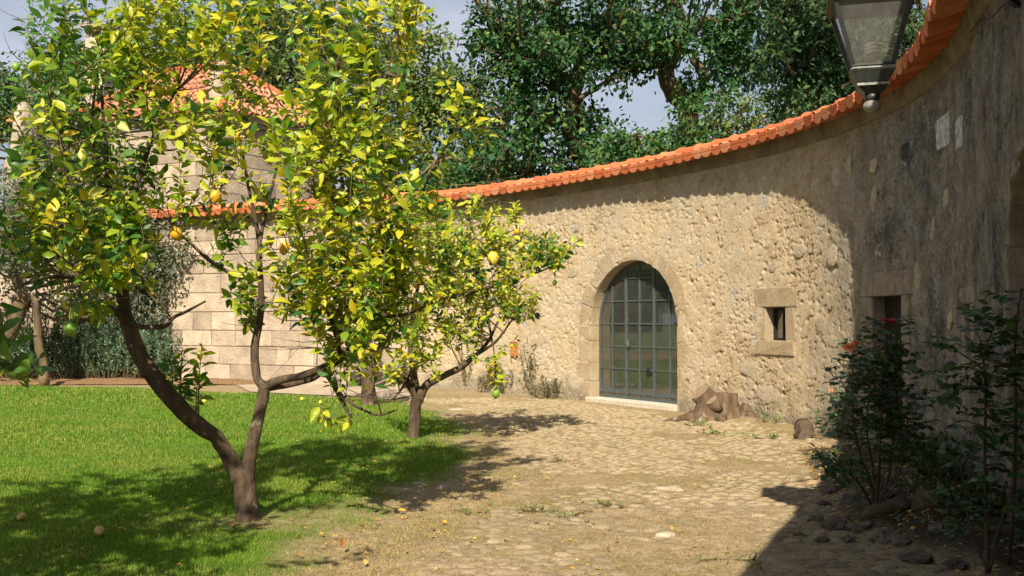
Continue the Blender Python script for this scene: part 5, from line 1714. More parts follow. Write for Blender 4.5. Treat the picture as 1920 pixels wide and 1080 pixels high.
# trees standing left of the picture; they shade the end of the garden wall
big_tree('olive_tree', 'near olive tree with twisted trunk before the garden wall at left edge',
         [[(10, 640, 23.5, .2), (30, 570, 23.5, .15), (45, 555, 23.5, .13), (20, 470, 23.5, .1), (10, 400, 23.5, .06)], [(30, 570, 23.5, .1), (60, 560, 23.5, .08), (75, 620, 23.5, .09), (82, 690, 23.5, .10), (84, 735, 23.5, .14)]],
         [(-20, 430, 50, 50, 20, 23.5, .7), (30, 380, 40, 50, 14, 23.5, .7), (10, 490, 40, 30, 10, 23.5, .7), (-90, 420, 50, 80, 16, 23.5, .7)],
         (*P(84, 727, 23.5)[:2], 0.0), M['olive'], .11, 220, 41, .3, group='olive trees')

big_tree('oak_tree', 'broad oak standing in the garden beyond the left edge',
         [[(-560, 640, 24, .4), (-560, 500, 24, .3), (-540, 380, 24, .2), (-520, 250, 24, .1)]],
         [(-520, 330, 200, 180, 60, 24, 1.6), (-420, 420, 120, 90, 24, 23.5, 1.2)],
         (*G(-560, 715)[:2], 0.0), M['oakleaf'], .2, 420, 43, .5, group='trees in the garden left of the view')
big_tree('bay_tree', 'dark bay tree between the lawn and the garden wall, beyond the left edge',
         [[(-250, 640, 25, .2), (-240, 520, 25, .14), (-230, 420, 25, .08)]],
         [(-230, 480, 110, 110, 50, 25, .8), (-160, 560, 60, 60, 18, 25, .6)],
         (*G(-250, 710)[:2], 0.0), M['darkleaf'], .16, 420, 44, .4, group='trees in the garden left of the view')
big_tree('olive_tree', 'olive tree before the garden wall behind the left crown of the front lemon tree',
         [[(190, 716, 26.2, .12), (190, 680, 26.2, .09), (195, 600, 26.2, .11), (180, 500, 26.2, .08), (170, 430, 26.2, .05)], [(193, 600, 26.2, .07), (250, 520, 26.2, .05), (280, 460, 26.2, .03)]],
         [(170, 430, 70, 50, 20, 26.2, .5), (270, 450, 60, 50, 16, 26.2, .5), (100, 480, 60, 50, 16, 26.2, .5), (220, 520, 60, 40, 10, 26.2, .4), (60, 550, 50, 40, 8, 24.4, .4), (310, 500, 50, 60, 18, 26.2, .4), (260, 590, 60, 40, 14, 26.2, .4)],
         (*P(190, 719, 26.2)[:2], 0.0), M['olive'], .11, 260, 45, .3, group='olive trees')

# ------------------------------------------------------------------ shrubs
def shrub(name, label, cx, cy, w, d, h, mat, leaf, n_stems, per, seed, group=None, tpl=LEAF2, spike=True, width=0.5, cat='shrub'):
    rg = np.random.default_rng(seed)
    root = empty(name, label, cat, (cx, cy, float(gz(cx, cy))), group); root['kind'] = 'thing'
    tb = Tubes(); pos, dirs, nor, siz = [], [], [], []
    for k in range(n_stems):
        a = rg.uniform(0, 6.283); r0 = rg.uniform(0, .5) ** .8
        b = np.array([math.cos(a) * r0 * w, math.sin(a) * r0 * d, 0])
        hh = h * rg.uniform(.6, 1.1) * (1 - .35 * (r0 / .5) ** 2)
        tip = b * rg.uniform(1.0, 1.5) + np.array([rg.normal(0, .12), rg.normal(0, .12), hh])
        pts = smooth_line([b * .8, (b + tip) / 2 + rg.normal(0, .04, 3), tip], 6)
        tb.add(pts, np.linspace(.009, .002, 6), 4, 0, 0, False)
        m = int(per * rg.uniform(.7, 1.3))
        t = rg.uniform(.12, 1, m) ** .8
        p = np.stack([np.interp(t, np.linspace(0, 1, 6), pts[:, i]) for i in range(3)], 1)
        rd = rg.normal(0, 1, (m, 3)); rd[:, 2] = np.abs(rd[:, 2]) * .8 + (.5 if spike else 0.1)
        pos.append(p + rd * .01); dirs.append(rd); nor.append(rg.normal(0, 1, (m, 3)) + [0, -.4, .6]); siz.append(leaf * rg.uniform(.6, 1.3, m))
    link('stems', tb.mesh('stems', M['twig']), root, kind='stuff')
    pos = np.concatenate(pos); n = len(pos)
    TV = tpl[0] * np.array([width / .5, 1, 1])
    link('foliage', leaf_batch('foliage', (TV, tpl[1]), pos, np.concatenate(dirs), np.concatenate(nor), np.concatenate(siz), rg.uniform(0, .98, n), mat), root, kind='stuff')
    return root


for i, (u, v, w, h, lb) in enumerate(((60, 716, 1.3, 1.05, 'grey-green rosemary bush at the far left of the mulch bed'), (140, 716, 1.7, 1.45, 'tallest rosemary bush in the mulch bed, left of the forked trunk'), (215, 716, 1.6, 1.35, 'rosemary bush in the mulch bed right of the tallest one'),
                                   (275, 715, 1.3, 1.1, 'rosemary bush just right of the bent limb, darkest of the row'))):
    p = G(u, v - 2)
    shrub('rosemary_bush', lb, p[0], p[1], w * 1.15, .9, h * 1.45, M['rosemary'], .085, 150, 52, 50 + i, 'rosemary bushes by the garden wall', tpl=OAKLEAF, width=.32)
for i, (u, v, w, h, mat, lf, ns, pr, lb, dk) in enumerate((
        (1002, 742, .55, 1.15, 'dryshrub', .06, 34, 24, 'straggly dry shrub with long upright stems by the curved wall', 0), (950, 738, .5, .8, 'dryshrub', .05, 40, 26, 'dry grey shrub below the rusty plate on the wall', 0),
        (880, 732, .4, .75, 'dryshrub', .05, 44, 30, 'compact grey bush at the wall foot left of the rusty plate', 0), (1030, 748, .5, .42, 'dryshrub', .05, 30, 24, 'low brown shrub at the wall foot nearest the door', 0),
        (915, 736, .5, .5, 'dryshrub', .05, 30, 26, 'low brown shrub between the two grey bushes', 0), (440, 706, .9, .4, 'dryshrub', .06, 40, 26, 'low brown hedge at the foot of the garden wall', 0), (520, 709, .9, .4, 'dryshrub', .06, 40, 26, 'low brown hedge left of the farthest lemon trunk', 0))):
    p = G(u, v)
    shrub('dry_shrub', lb, p[0], p[1], w, .35, h, M[mat], lf, ns, pr, 70 + i, 'shrubs along the wall foot')


# weeds by the stump
for i, (u, v, w, h) in enumerate(((1440, 800, .14, .22), (1412, 775, .08, .12), (1375, 790, .12, .14), (1430, 822, .16, .10), (1318, 800, .25, .06), (1340, 815, .25, .05))):
    p = G(u, v)
    shrub('weed', ('green weed tuft right of the big stump, the one with tallest stems', 'green weed tuft high up against the wall beside the stump root', 'green weed tuft at the foot of the big stump', 'low green weed tuft below the stump root, nearest the log', 'flat green weed patch in front of the big stump, left one', 'flat green weed patch in front of the big stump, right one')[i], p[0], p[1], w, w, h * .6, M['weed'], .045, 6, 8, 90 + i, 'weed tufts near the stump', cat='weed')
for i, (u, v) in enumerate(((1390, 1050), (1147, 950), (1046, 866), (1060, 972), (880, 965), (1005, 960))):
    p = G(u, v)
    shrub('grass_tuft', ('long flat green grass tuft on the cobbles at the edge of the big shade', 'small grass tuft beside a yellow leaf in the middle of the paving', 'small grass tuft farthest back on the paving, below the door', 'small grass tuft left of the middle of the paving', 'small grass tuft on the bare earth near the lawn corner', 'small grass tuft on the paving left of the yellow leaf')[i], p[0], p[1], .07 if i else .2, .03, .02, M['weed'], .022, 8, 7, 96 + i, 'grass tufts between cobbles', cat='grass tuft')

# ------------------------------------------------------------------ stumps, log, rocks
def stump(name, label, pos, stems, roots, seed, cat='stump'):
    root = empty(name, label, cat, pos); root['kind'] = 'thing'
    rg = random.Random(seed)
    tb = Tubes()
    # flared body
    n = 20
    V = []
    prof = [(0.0, 1.45), (.07, 1.2), (.16, 1.0), (.28, .86), (.38, .78)]
    W0 = stems['w']
    rings = []
    for k, (zz, f) in enumerate(prof):
        for j in range(n):
            a = 2 * math.pi * j / n
            rr_ = W0 * f * (1 + .14 * math.sin(3 * a + seed) + .10 * math.sin(5 * a + 2 * seed) * (1.2 - k * .2) + .07 * math.sin(9 * a + k) + rg.uniform(-.05, .05))
            V.append((rr_ * math.cos(a), rr_ * .62 * math.sin(a), zz * stems['h'] / .38))
    F = [(k * n + j, k * n + (j + 1) % n, (k + 1) * n + (j + 1) % n, (k + 1) * n + j) for k in range(len(prof) - 1) for j in range(n)]
    V.append((0, 0, stems['h'] * 1.02)); e_ = len(V) - 1
    Fq = [(a, b, c, d) for a, b, c, d in F]
    T = [(a, b, c) for a, b, c, d in Fq] + [(a, c, d) for a, b, c, d in Fq] + [((len(prof) - 1) * n + j, (len(prof) - 1) * n + (j + 1) % n, e_) for j in range(n)]
    link('body', mesh_np('body', V, T, M['stump'], True), root)
    for (x, y, z0, dx, dy, dz, r) in stems['cuts']:
        tb = Tubes()
        d = Vector((dx, dy, dz))
        p0 = Vector((x, y, z0)); p1 = p0 + d
        tb.add([p0, (p0 + p1) / 2, p1], [r * 1.15, r * 1.03, r], 14, .12, seed + x)
        lg = link('limb_stub', tb.mesh('limb_stub', M['stump']), root)
        bm = bmesh.new()
        c_ = bmesh.ops.create_circle(bm, cap_ends=True, segments=18, radius=r * .99)
        bmesh.ops.transform(bm, matrix=Matrix.Translation(p1 + d.normalized() * .004) @ Vector((0, 0, 1)).rotation_difference(d).to_matrix().to_4x4(), verts=bm.verts[:])
        link('cut_face', bm_mesh('cut_face', bm, M['cutwood']), lg)
    for pts, r0_, r1_ in roots:
        tb = Tubes(); q = smooth_line(pts, 10)
        tb.add(q, np.linspace(r0_, r1_, 10), 8, .2, seed)
        link('root', tb.mesh('root', M['stump']), root)
    return root


ps = G(1345, 790)
stump('tree_stump', 'big sawn-off tree stump against the sunny wall right of the arched door', (ps[0], ps[1], -.02),
      dict(w=.36, h=.46, cuts=[(-.10, .05, .28, -.17, -.05, .20, .165), (-.02, -.10, .20, -.12, -.08, .17, .10)]),
      [([(-.35, 0, .10), (-.6, -.05, .06), (-.85, 0, .0)], .09, .03), ([(.35, .05, .12), (.62, -.1, .06), (.8, -.28, .05), (.95, -.30, .03)], .10, .05), ([(.4, .1, .2), (.75, .1, .08), (1.2, -.1, .0)], .10, .04), ([(0, -.28, .1), (.02, -.45, 0.0)], .10, .04)], 3)
pl = G(1511, 822)
lg = empty('sawn_log', 'short brown sawn log lying by the wall near the little rose bush', 'log', (pl[0], pl[1] + .05, .11)); lg['kind'] = 'thing'
tb = Tubes(); tb.add([(0.02, -.20, -.01), (0, 0, 0), (-.05, .22, .01)], [.118, .122, .125], 16, .08, 5)
lg.rotation_euler = (0, 0, -.45)
link('bark', tb.mesh('bark', M['stump']), lg)
bm = bmesh.new(); bmesh.ops.create_circle(bm, cap_ends=True, segments=18, radius=.113)
bmesh.ops.transform(bm, matrix=Matrix.Translation((0.02, -.204, -.01)) @ Matrix.Rotation(math.pi / 2, 4, 'X'), verts=bm.verts[:])
link('cut_face', bm_mesh('cut_face', bm, M['darkcut']), lg)
ps = G(1735, 985)
stump('tree_stump', 'low old stump with pale curved cut top in the shaded bed at right', (ps[0], ps[1], .08),
      dict(w=.15, h=.12, cuts=[(.0, .02, .07, .03, -.03, .08, .10)]), [([(.15, 0, .1), (.32, -.06, .03), (.45, -.1, -.02)], .07, .03), ([(-.15, 0, .1), (-.35, -.02, .04), (-.5, -.05, 0)], .07, .03)], 8)


def rock_mesh(seed):
    r = random.Random(seed)
    bm = bmesh.new()
    bmesh.ops.create_icosphere(bm, subdivisions=3, radius=.5)
    off = Vector((r.uniform(0, 9), r.uniform(0, 9), r.uniform(0, 9)))
    from mathutils import noise as mn
    for v in bm.verts:
        d = v.co.normalized()
        k = 1 + .55 * mn.noise(d * 1.5 + off) + .25 * mn.noise(d * 3.5 + off)
        v.co = d * .5 * k
        v.co.z = max(v.co.z, -.3)
        # planed faces
    bmesh.ops.dissolve_limit(bm, angle_limit=.28, verts=bm.verts[:], edges=bm.edges[:])
    return bm_mesh('rock', bm, M['rock'], False)


rock_me = [rock_mesh(k) for k in range(5)]
RKS = .62
rk = [(1560, 915, .34), (1545, 935, .22), (1583, 905, .30), (1568, 980, .34), (1610, 985, .30), (1640, 970, .26), (1530, 965, .2), (1590, 1000, .22), (1650, 1000, .3), (1690, 1010, .24), (1540, 1000, .16), (1760, 1010, .26), (1800, 985, .22), (1500, 990, .14), (1720, 1040, .3), (1790, 1050, .26), (1660, 945, .24), (1700, 965, .22), (1600, 940, .28), (1850, 1020, .3), (1560, 885, .18), (1830, 960, .2)]
def rock_label(i):
    u, v, s_ = rk[i]
    row = [j for j in range(len(rk)) if abs(rk[j][0] - u) < 400]
    L = sorted(rk, key=lambda t: t[0]); n = L.index(rk[i])
    size = 'large' if s_ >= .29 else ('small' if s_ <= .2 else 'medium')
    where = 'left of the rose stems' if u < 1625 else ('between the rose stems and the low stump' if u < 1720 else 'right of the low stump')
    M_ = [t for t in L if (('left of the rose stems' if t[0] < 1625 else ('between the rose stems and the low stump' if t[0] < 1720 else 'right of the low stump')) == where) and ('large' if t[2] >= .29 else ('small' if t[2] <= .2 else 'medium')) == size]
    k = M_.index(rk[i])
    o_ = ['first', 'second', 'third', 'fourth', 'fifth', 'sixth', 'seventh', 'eighth'][k] + ' ' if len(M_) > 1 else ''
    return o_ + size + ' dark rough rock ' + where + (', from the left' if o_ else '')


rock_lab = [rock_label(i) for i in range(len(rk))]
for i, (u, v, s_) in enumerate(rk):
    p = G(u, v, .05)
    o = link('rock', rock_me[i % 5])
    o.location = (p[0], p[1], float(gz(p[0], p[1])) + s_ * .0)
    o.rotation_euler = (random.uniform(-.3, .3), random.uniform(-.3, .3), random.uniform(0, 6))
    o.scale = (s_ * RKS * random.uniform(.9, 1.3), s_ * RKS * random.uniform(.8, 1.1), s_ * RKS * random.uniform(.5, .75))
    tag(o, rock_lab[i], 'rock', 'rocks edging the rose bed'); o['kind'] = 'thing'

# ------------------------------------------------------------------ roses
def rose_bush(label, base, stems, leaf_n, leafsize, flowers, seed, n_obj, mat='roseleaf', sprays=(), t_low=.30):
    rg = np.random.default_rng(seed)
    root = empty('rose_bush', label, 'rose bush', tuple(base), 'rose bushes'); root['kind'] = 'thing'
    B = np.array(base); tb = Tubes()
    pos, dirs, nor, siz = [], [], [], []
    def compound(p, d):
        d = d / (np.linalg.norm(d) + 1e-9)
        side = np.cross(d, [0, 0, 1]); side /= np.linalg.norm(side) + 1e-9
        L = leafsize * 1.7
        tip = p + d * L + np.array([0, 0, -.015])
        tb.add(np.array([p, (p + tip) / 2 + [0, 0, .01], tip]) - B, [.002, .0017, .0012], 4, 0, 0, False)
        upn = np.array([0, -.25, .85]) + rg.normal(0, .3, 3)
        for t, sd in ((1.0, 0), (.72, 1), (.72, -1), (.4, 1), (.4, -1)):
            pos.append(p + d * L * t); dirs.append(d * (.9 if sd == 0 else .5) + side * sd * .9 + [0, 0, -.25]); nor.append(upn + rg.normal(0, .15, 3)); siz.append(leafsize * rg.uniform(.75, 1.1) * (1.1 if sd == 0 else .9))
    allp = []
    for lst in stems:
        pts = smooth_line(np.array(lst)[:, :3], 12)
        tb.add(pts - B, np.linspace(lst[0][3], lst[-1][3], 12), 6, .1, seed)
        allp.append(pts)
    for pts in allp:
        k = int(leaf_n * np.linalg.norm(np.diff(pts, axis=0), axis=1).sum() / sum(np.linalg.norm(np.diff(q_, axis=0), axis=1).sum() for q_ in allp))
        for _ in range(k):
            t = rg.uniform(t_low, 1.0) * 10.99
            i = int(t); p = pts[i] * (1 - t + i) + pts[i + 1] * (t - i)
            a = rg.uniform(0, 6.283)
            d = np.array([math.cos(a), math.sin(a), rg.uniform(-.1, .6)])
            q = p + d * rg.uniform(0.02, .09)
            tb.add(np.array([p, (p + q) / 2 + [0, 0, .01], q]) - B, [.004, .003, .002], 4, 0, 0, False)
            compound(q, d + rg.normal(0, .3, 3))
    for a, b in sprays:
        a, b = np.array(a), np.array(b)
        pts = smooth_line([a, (a + b) / 2 + [0, 0, .05], b], 8); tb.add(pts - B, np.linspace(.005, .002, 8), 5)
        for k in range(7):
            t = (k + 1) / 7 * 6.99; i = int(t); p = pts[min(i, 6)] * (1 - t + i) + pts[min(i + 1, 7)] * (t - i)
            compound(p, (b - a) / np.linalg.norm(b - a) * .5 + np.array([rg.normal(0, .6), rg.normal(0, .6), rg.uniform(-.3, .5)]))
    link('stems', tb.mesh('stems', M['bark']), root)
    pos = np.array(pos); dirs = np.array(dirs); nor = np.array(nor); siz = np.array(siz)
    n = len(pos); rnd = rg.uniform(0, .98, n)
    order = rg.permutation(n); a, b = order[:n_obj], order[n_obj:]
    tplr = leaf_template(.33, .07, .12, 4)
    if len(b): link('foliage', leaf_batch('foliage', tplr, pos[b] - B, dirs[b], nor[b], siz[b], rnd[b], M[mat], True), root, kind='stuff')
    if len(a):
        lme = mesh_np('leaf', tplr[0], tplr[1], M[mat], True, {'rnd': np.full(len(tplr[0]), .3)})
        leaf_objects('leaf', lme, pos[a], dirs[a], nor[a], siz[a], root)
    for p, r_, col, lb in flowers:
        fl = flower(col, r_, seed + int(r_ * 1e4))
        o = link('rose_blossom', fl, root); o.matrix_local = Matrix.Translation(Vector(np.array(p) - B)) @ Matrix.Rotation(rg.uniform(-.5, .5), 4, 'X') @ Matrix.Rotation(rg.uniform(0, 6), 4, 'Z')
        if lb: o['label'] = lb
        q = np.concatenate(allp); q = q[np.linalg.norm(q - np.array(p), axis=1).argmin()]
        t2 = Tubes(); t2.add([q - B, (np.array(p) + q) / 2 - B + [0, 0, -.01], np.array(p) - B], [.004, .004, .004], 5)
        link('flower_stalk', t2.mesh('flower_stalk', M['twig']), root)
    return root


def petal_mat(name, a, b):
    m, nt, out = new_mat(name)
    c = mixc(nt, noise(nt, gpos(nt), 60, 3), a, b)
    p = principled(nt, out, c, .6, None, .2)
    t = N(nt, 'ShaderNodeBsdfTranslucent'); nt.links.new(c, t.inputs[0])
    mx = N(nt, 'ShaderNodeMixShader'); mx.inputs[0].default_value = .3
    nt.links.new(p.outputs[0], mx.inputs[1]); nt.links.new(t.outputs[0], mx.inputs[2]); nt.links.new(mx.outputs[0], out.inputs['Surface'])
    return m


M['coral'] = petal_mat('coral_petal', (.85, .25, .12), (.90, .42, .20))
M['pink'] = petal_mat('pink_petal', (.75, .07, .17), (.85, .18, .27))
M['red'] = petal_mat('red_petal', (.45, .02, .04), (.60, .05, .07))


def flower(col, r_, seed):
    rg = random.Random(seed)
    V, F = [], []
    for ring, (cnt, rad, tilt, hgt) in enumerate(((3, .35, 1.25, .7), (5, .65, .95, .62), (6, .9, .55, .5), (7, 1.0, .2, .38))):
        for k in range(cnt):
            a = 2 * math.pi * (k + .5 * ring + rg.uniform(-.15, .15)) / cnt
            d = Vector((math.cos(a), math.sin(a), 0)); s_ = Vector((-d.y, d.x, 0))
            b = len(V)
            for i, t in enumerate((0.05, .5, .85, 1.0)):
                wv = (.10, .48, .55, .30)[i]
                ang = tilt * (1 - .35 * t)
                p = d * (rad * t * math.cos(ang) * .9 + .06) + Vector((0, 0, math.sin(ang) * t * .9 + .1 + rg.uniform(-.03, .03)))
                curl = (0, .05, .02, -.06)[i]
                for sd in (-1, 0, 1):
                    V.append(tuple((p + s_ * sd * wv * (.55 + .45 * rad) + (Vector((0, 0, 1)) * .10 + -d * .10) * (abs(sd)) + Vector((0, 0, curl))) * r_))
            for i in range(3):
                for j in range(2):
                    q = b + i * 3 + j
                    F.append((q, q + 1, q + 4, q + 3))
    return mesh_np('rose_blossom', V, F, M[col], True)


# rose bush in the middle of the bed
bp = G(1640, 948, .1); YR = bp[1]
def PR(u, v, dy=0): return P(u, v, YR + dy)
stemsA = [[(*PR(1638, 960), .014), (*PR(1632, 905), .012), (*PR(1612, 850, -.05), .009), (*PR(1600, 790, -.1), .007), (*PR(1597, 720, -.1), .005), (*PR(1604, 655, -.1), .003)],
          [(*PR(1640, 960), .016), (*PR(1648, 890), .013), (*PR(1650, 820, .05), .011), (*PR(1655, 740, .05), .009), (*PR(1660, 660, .05), .006), (*PR(1664, 606, .05), .003)],
          [(*PR(1642, 960), .013), (*PR(1665, 900, .1), .010), (*PR(1675, 830, .15), .008), (*PR(1682, 750, .15), .006), (*PR(1690, 668, .1), .003)],
          [(*PR(1638, 955), .012), (*PR(1610, 905, -.1), .009), (*PR(1580, 880, -.2), .006), (*PR(1555, 862, -.25), .003)],
          [(*PR(1645, 955), .011), (*PR(1680, 905, -.1), .008), (*PR(1692, 860, -.1), .006), (*PR(1700, 800, -.1), .004), (*PR(1702, 740, -.1), .002)],
          [(*PR(1640, 900), .010), (*PR(1625, 800, .2), .008), (*PR(1632, 720, .2), .005), (*PR(1640, 660, .2), .003)]]
rose_bush('tall rose bush at the shade edge with one coral bloom and red-pink blooms on top', tuple(bp), stemsA, 440, .064,
          [(PR(1592, 655, -.3), .058, 'coral', 'coral rose bloom in sun'), (PR(1604, 645, -.3), .036, 'coral', None), (PR(1659, 604, .05), .042, 'pink', None), (PR(1673, 606, .05), .046, 'pink', None), (PR(1692, 666, .1), .052, 'red', 'dark red rose bloom in shade'), (PR(1630, 715, -.15), .028, 'coral', None)], 61, 300, t_low=.42)
bp = G(1572, 822, 0.0)
YC_ = bp[1] - .15
def PC(u, v, dy=0): return P(u, v, YC_ + dy)
stemsC = [[(*PC(1572, 822), .010), (*PC(1570, 790), .008), (*PC(1560, 755), .005), (*PC(1558, 735), .003)], [(*PC(1574, 822), .010), (*PC(1582, 785), .008), (*PC(1586, 750), .005), (*PC(1580, 738), .003)], [(*PC(1570, 822), .008), (*PC(1552, 800), .005), (*PC(1540, 770), .003)], [(*PC(1574, 822), .008), (*PC(1590, 800), .005), (*PC(1592, 770), .003)]]
rose_bush('small sunlit rose bush at the wall foot next to the log', (bp[0], YC_, 0.0), stemsC, 90, .055, [(PC(1558, 733), .035, 'coral', None), (PC(1594, 738), .03, 'coral', None), (PC(1580, 806), .035, 'coral', None)], 62, 0, 'roseleaf')
bp = G(1858, 1065, .1); YB_ = bp[1]
def PB(u, v, dy=0): return P(u, v, YB_ + dy)
stemsB = [[(*PB(1852, 1075), .016), (*PB(1850, 960), .013), (*PB(1846, 860), .011), (*PB(1848, 760), .009), (*PB(1846, 690), .006), (*PB(1838, 640), .003)],
          [(*PB(1890, 1075, .2), .015), (*PB(1902, 900, .2), .012), (*PB(1904, 760, .2), .010), (*PB(1903, 640, .2), .007), (*PB(1915, 540, .2), .004)],
          [(*PB(1856, 1070), .010), (*PB(1870, 1000, -.1), .008), (*PB(1895, 930, -.1), .006), (*PB(1915, 860, -.1), .004)],
          [(*PB(1850, 1070, .3), .010), (*PB(1820, 990, .35), .007), (*PB(1810, 920, .4), .005), (*PB(1800, 870, .4), .003)]]
rose_bush('leggy rose bush in deep shade at the right edge with long arching leaf sprays', tuple(bp), stemsB, 110, .074, [], 63, 300, 'roseleaf',
          sprays=[(PB(1840, 690), PB(1720, 640)), (PB(1846, 700), PB(1760, 705)), (PB(1844, 680), PB(1790, 740)), (PB(1848, 730), PB(1775, 760)), (PB(1846, 660), PB(1880, 600)), (PB(1848, 720), PB(1890, 690)), (PB(1903, 640, .2), PB(1835, 595, .1)), (PB(1903, 700, .2), PB(1950, 640, .2)), (PB(1903, 800, .2), PB(1870, 850, .1)), (PB(1903, 820, .2), PB(1940, 760, .1)), (PB(1846, 690), PB(1830, 620)), (PB(1850, 800), PB(1800, 830)), (PB(1902, 880, .2), PB(1950, 900, .1))])
# low green undergrowth at the foot of the shaded wall
for i, (u, v, w, h, lb) in enumerate(((1725, 868, .6, .35, 'low dark weeds at the foot of the shaded wall right of the narrow door'), (1775, 905, .6, .4, 'low dark weeds below the slit window'), (1840, 975, .5, .3, 'low dark weeds at the foot of the arch pier'))):
    p = G(u, v, .1)
    shrub('undergrowth', lb, p[0], p[1], w, .35, h, M['roseleaf'], .05, 44, 16, 120 + i, 'undergrowth in the shaded bed', tpl=LEAF2, spike=False, width=.6)

n = 9000
x = rng.uniform(2.1, 4.6, n); y = rng.uniform(5.0, 12.3, n)
k = (seg_dist(x, y, BED) > .02 + .3 * fbm(x * 2.5, y * 2.5, 3)) & (fbm(x * 1.6 + 3, y * 1.6, 3) > .40); x, y = x[k], y[k]; n = len(x)
a = rng.uniform(0, 6.283, n)
link('ground_cover', leaf_batch('ground_cover', LEAF2, np.stack([x, y, gz(x, y) + rng.uniform(.005, .09, n) * rng.random(n)], 1), np.stack([np.cos(a), np.sin(a), rng.normal(.35, .4, n)], 1), np.stack([rng.normal(0, .5, n), rng.normal(-.2, .5, n), np.ones(n)], 1), rng.uniform(.02, .055, n), rng.random(n) * .98, M['roseleaf']), kind='stuff')
n = 2600
x = rng.uniform(2.1, 4.6, n); y = rng.uniform(5.0, 12.3, n)
k = seg_dist(x, y, BED) > -.1; x, y = x[k], y[k]; n = len(x); a = rng.uniform(0, 6.283, n)
link('bed_litter', leaf_batch('bed_litter', LEAF2, np.stack([x, y, gz(x, y) + .012], 1), np.stack([np.cos(a), np.sin(a), rng.normal(0, .2, n)], 1), np.stack([rng.normal(0, .3, n), rng.normal(0, .3, n), np.ones(n)], 1), rng.uniform(.02, .06, n), rng.random(n) * .6, M['dryleaf']), kind='stuff')

# ------------------------------------------------------------------ bench behind the lemon trees
pb = G(705, 728); bx, by = pb[0], pb[1] + .3
bn = empty('park_bench', 'slatted garden bench with curved back standing behind the lemon trunks', 'bench', (bx, by, 0.0)); bn['kind'] = 'thing'
bw = 1.5
bprof = [(-.42, .40), (-.30, .43), (-.18, .43), (-.06, .41), (.02, .44), (.06, .52), (.09, .62), (.12, .72), (.15, .82), (.16, .92)]
slat_me = None
for k, (y, z_) in enumerate(bprof):
    bm = bmesh.new(); bm_box(bm, (0, 0, 0), (bw, .075, .026)); bmesh.ops.bevel(bm, geom=bm.edges[:], offset=.006, segments=1, affect='EDGES')
    if slat_me is None: slat_me = bm_mesh('slat', bm, M['slatwood'])
    else: bm.free()
    o = link('slat', slat_me, bn)
    j = min(k, len(bprof) - 2); ang = math.atan2(bprof[j + 1][1] - bprof[j][1], bprof[j + 1][0] - bprof[j][0])
    o.matrix_local = Matrix.Translation((0, y, z_)) @ Matrix.Rotation(ang, 4, 'X')
for sx in (-.65, .65):
    tb = Tubes()
    tb.add([(sx, y, z_ - .02) for y, z_ in bprof], [.02] * len(bprof), 6)
    tb.add([(sx, -.40, .38), (sx, -.44, .2), (sx, -.38, 0)], [.022, .02, .025], 6); tb.add([(sx, .05, .45), (sx, .12, .2), (sx, .2, 0)], [.022, .02, .025], 6)
    tb.add([(sx, -.42, .40), (sx, -.40, .60), (sx, -.2, .64), (sx, .08, .62)], [.018, .018, .02, .018], 6)
    link('leg', tb.mesh('leg', M['castiron']), bn)

# ------------------------------------------------------------------ lantern on its bracket
LP = np.array([2.035, 5.59])
lamp = empty('wall_lantern', 'weathered square street lantern with dirty glass hanging from a bracket', 'lantern', (LP[0], LP[1], 2.79)); lamp['kind'] = 'thing'
yaw = -math.atan2(LP[0], LP[1]) + R(4)
lamp.rotation_euler = (0, 0, yaw)
lz = lambda v: float(P(1635, v, LP[1])[2]) - 2.79
ZT, ZB = lz(12), lz(127)
WT, WBm = .400, .214
def frustum_bars(bm, w0, z0, w1, z1, t):
    for sx in (-1, 1):
        for sy in (-1, 1):
            a = Vector((sx * w0 / 2, sy * w0 / 2, z0)); b = Vector((sx * w1 / 2, sy * w1 / 2, z1))
            d = (b - a); rot = Vector((0, 0, 1)).rotation_difference(d).to_matrix()
            bm_box(bm, (a + b) / 2, (t, t, d.length), rot)
bm = bmesh.new()
frustum_bars(bm, WBm, ZB, WT, ZT, .024)
link('lamp_frame', bm_mesh('lamp_frame', bm, M['iron']), lamp)
bm = bmesh.new()
bm.free()
for nm_, w_, z_, t, s_ in (('top_rim', WT + .02, ZT + .01, .03, .028), ('bottom_rim', WBm + .0, ZB - .004, .012, .020)):
    bm = bmesh.new()
    for sx in (-1, 1):
        bm_box(bm, (sx * w_ / 2, 0, z_), (s_, w_ + s_, t)); bm_box(bm, (0, sx * w_ / 2, z_), (w_ - s_, s_, t))
    link(nm_, bm_mesh(nm_, bm, M['iron']), lamp)
for k in range(4):
    bm = bmesh.new()
    a, b = WBm / 2 - .002, WT / 2 - .002
    q = [(-a, -a, ZB + .002), (a, -a, ZB + .002), (b, -b, ZT - .004), (-b, -b, ZT - .004)]
    bm.faces.new([bm.verts.new(p) for p in q])
    bmesh.ops.transform(bm, matrix=Matrix.Rotation(k * math.pi / 2, 4, 'Z'), verts=bm.verts[:])
    link('glass_pane', bm_mesh('glass_pane', bm, M['lampglass']), lamp)
bm = bmesh.new()          # roof: eave, hip, vent and finial
def frus(bm, w0, z0, w1, z1):
    v = [bm.verts.new((sx * w / 2, sy * w / 2, z)) for w, z in ((w0, z0), (w1, z1)) for sx, sy in ((-1, -1), (1, -1), (1, 1), (-1, 1))]
    for f in ((0, 1, 5, 4), (1, 2, 6, 5), (2, 3, 7, 6), (3, 0, 4, 7), (4, 5, 6, 7), (3, 2, 1, 0)): bm.faces.new([v[i] for i in f])
frus(bm, WT + .07, ZT + .026, WT + .06, ZT + .045); frus(bm, WT + .03, ZT + .045, .16, ZT + .24); frus(bm, .18, ZT + .24, .18, ZT + .27); frus(bm, .13, ZT + .27, .03, ZT + .36)
link('lamp_roof', bm_mesh('lamp_roof', bm, M['iron']), lamp)
bm = bmesh.new()
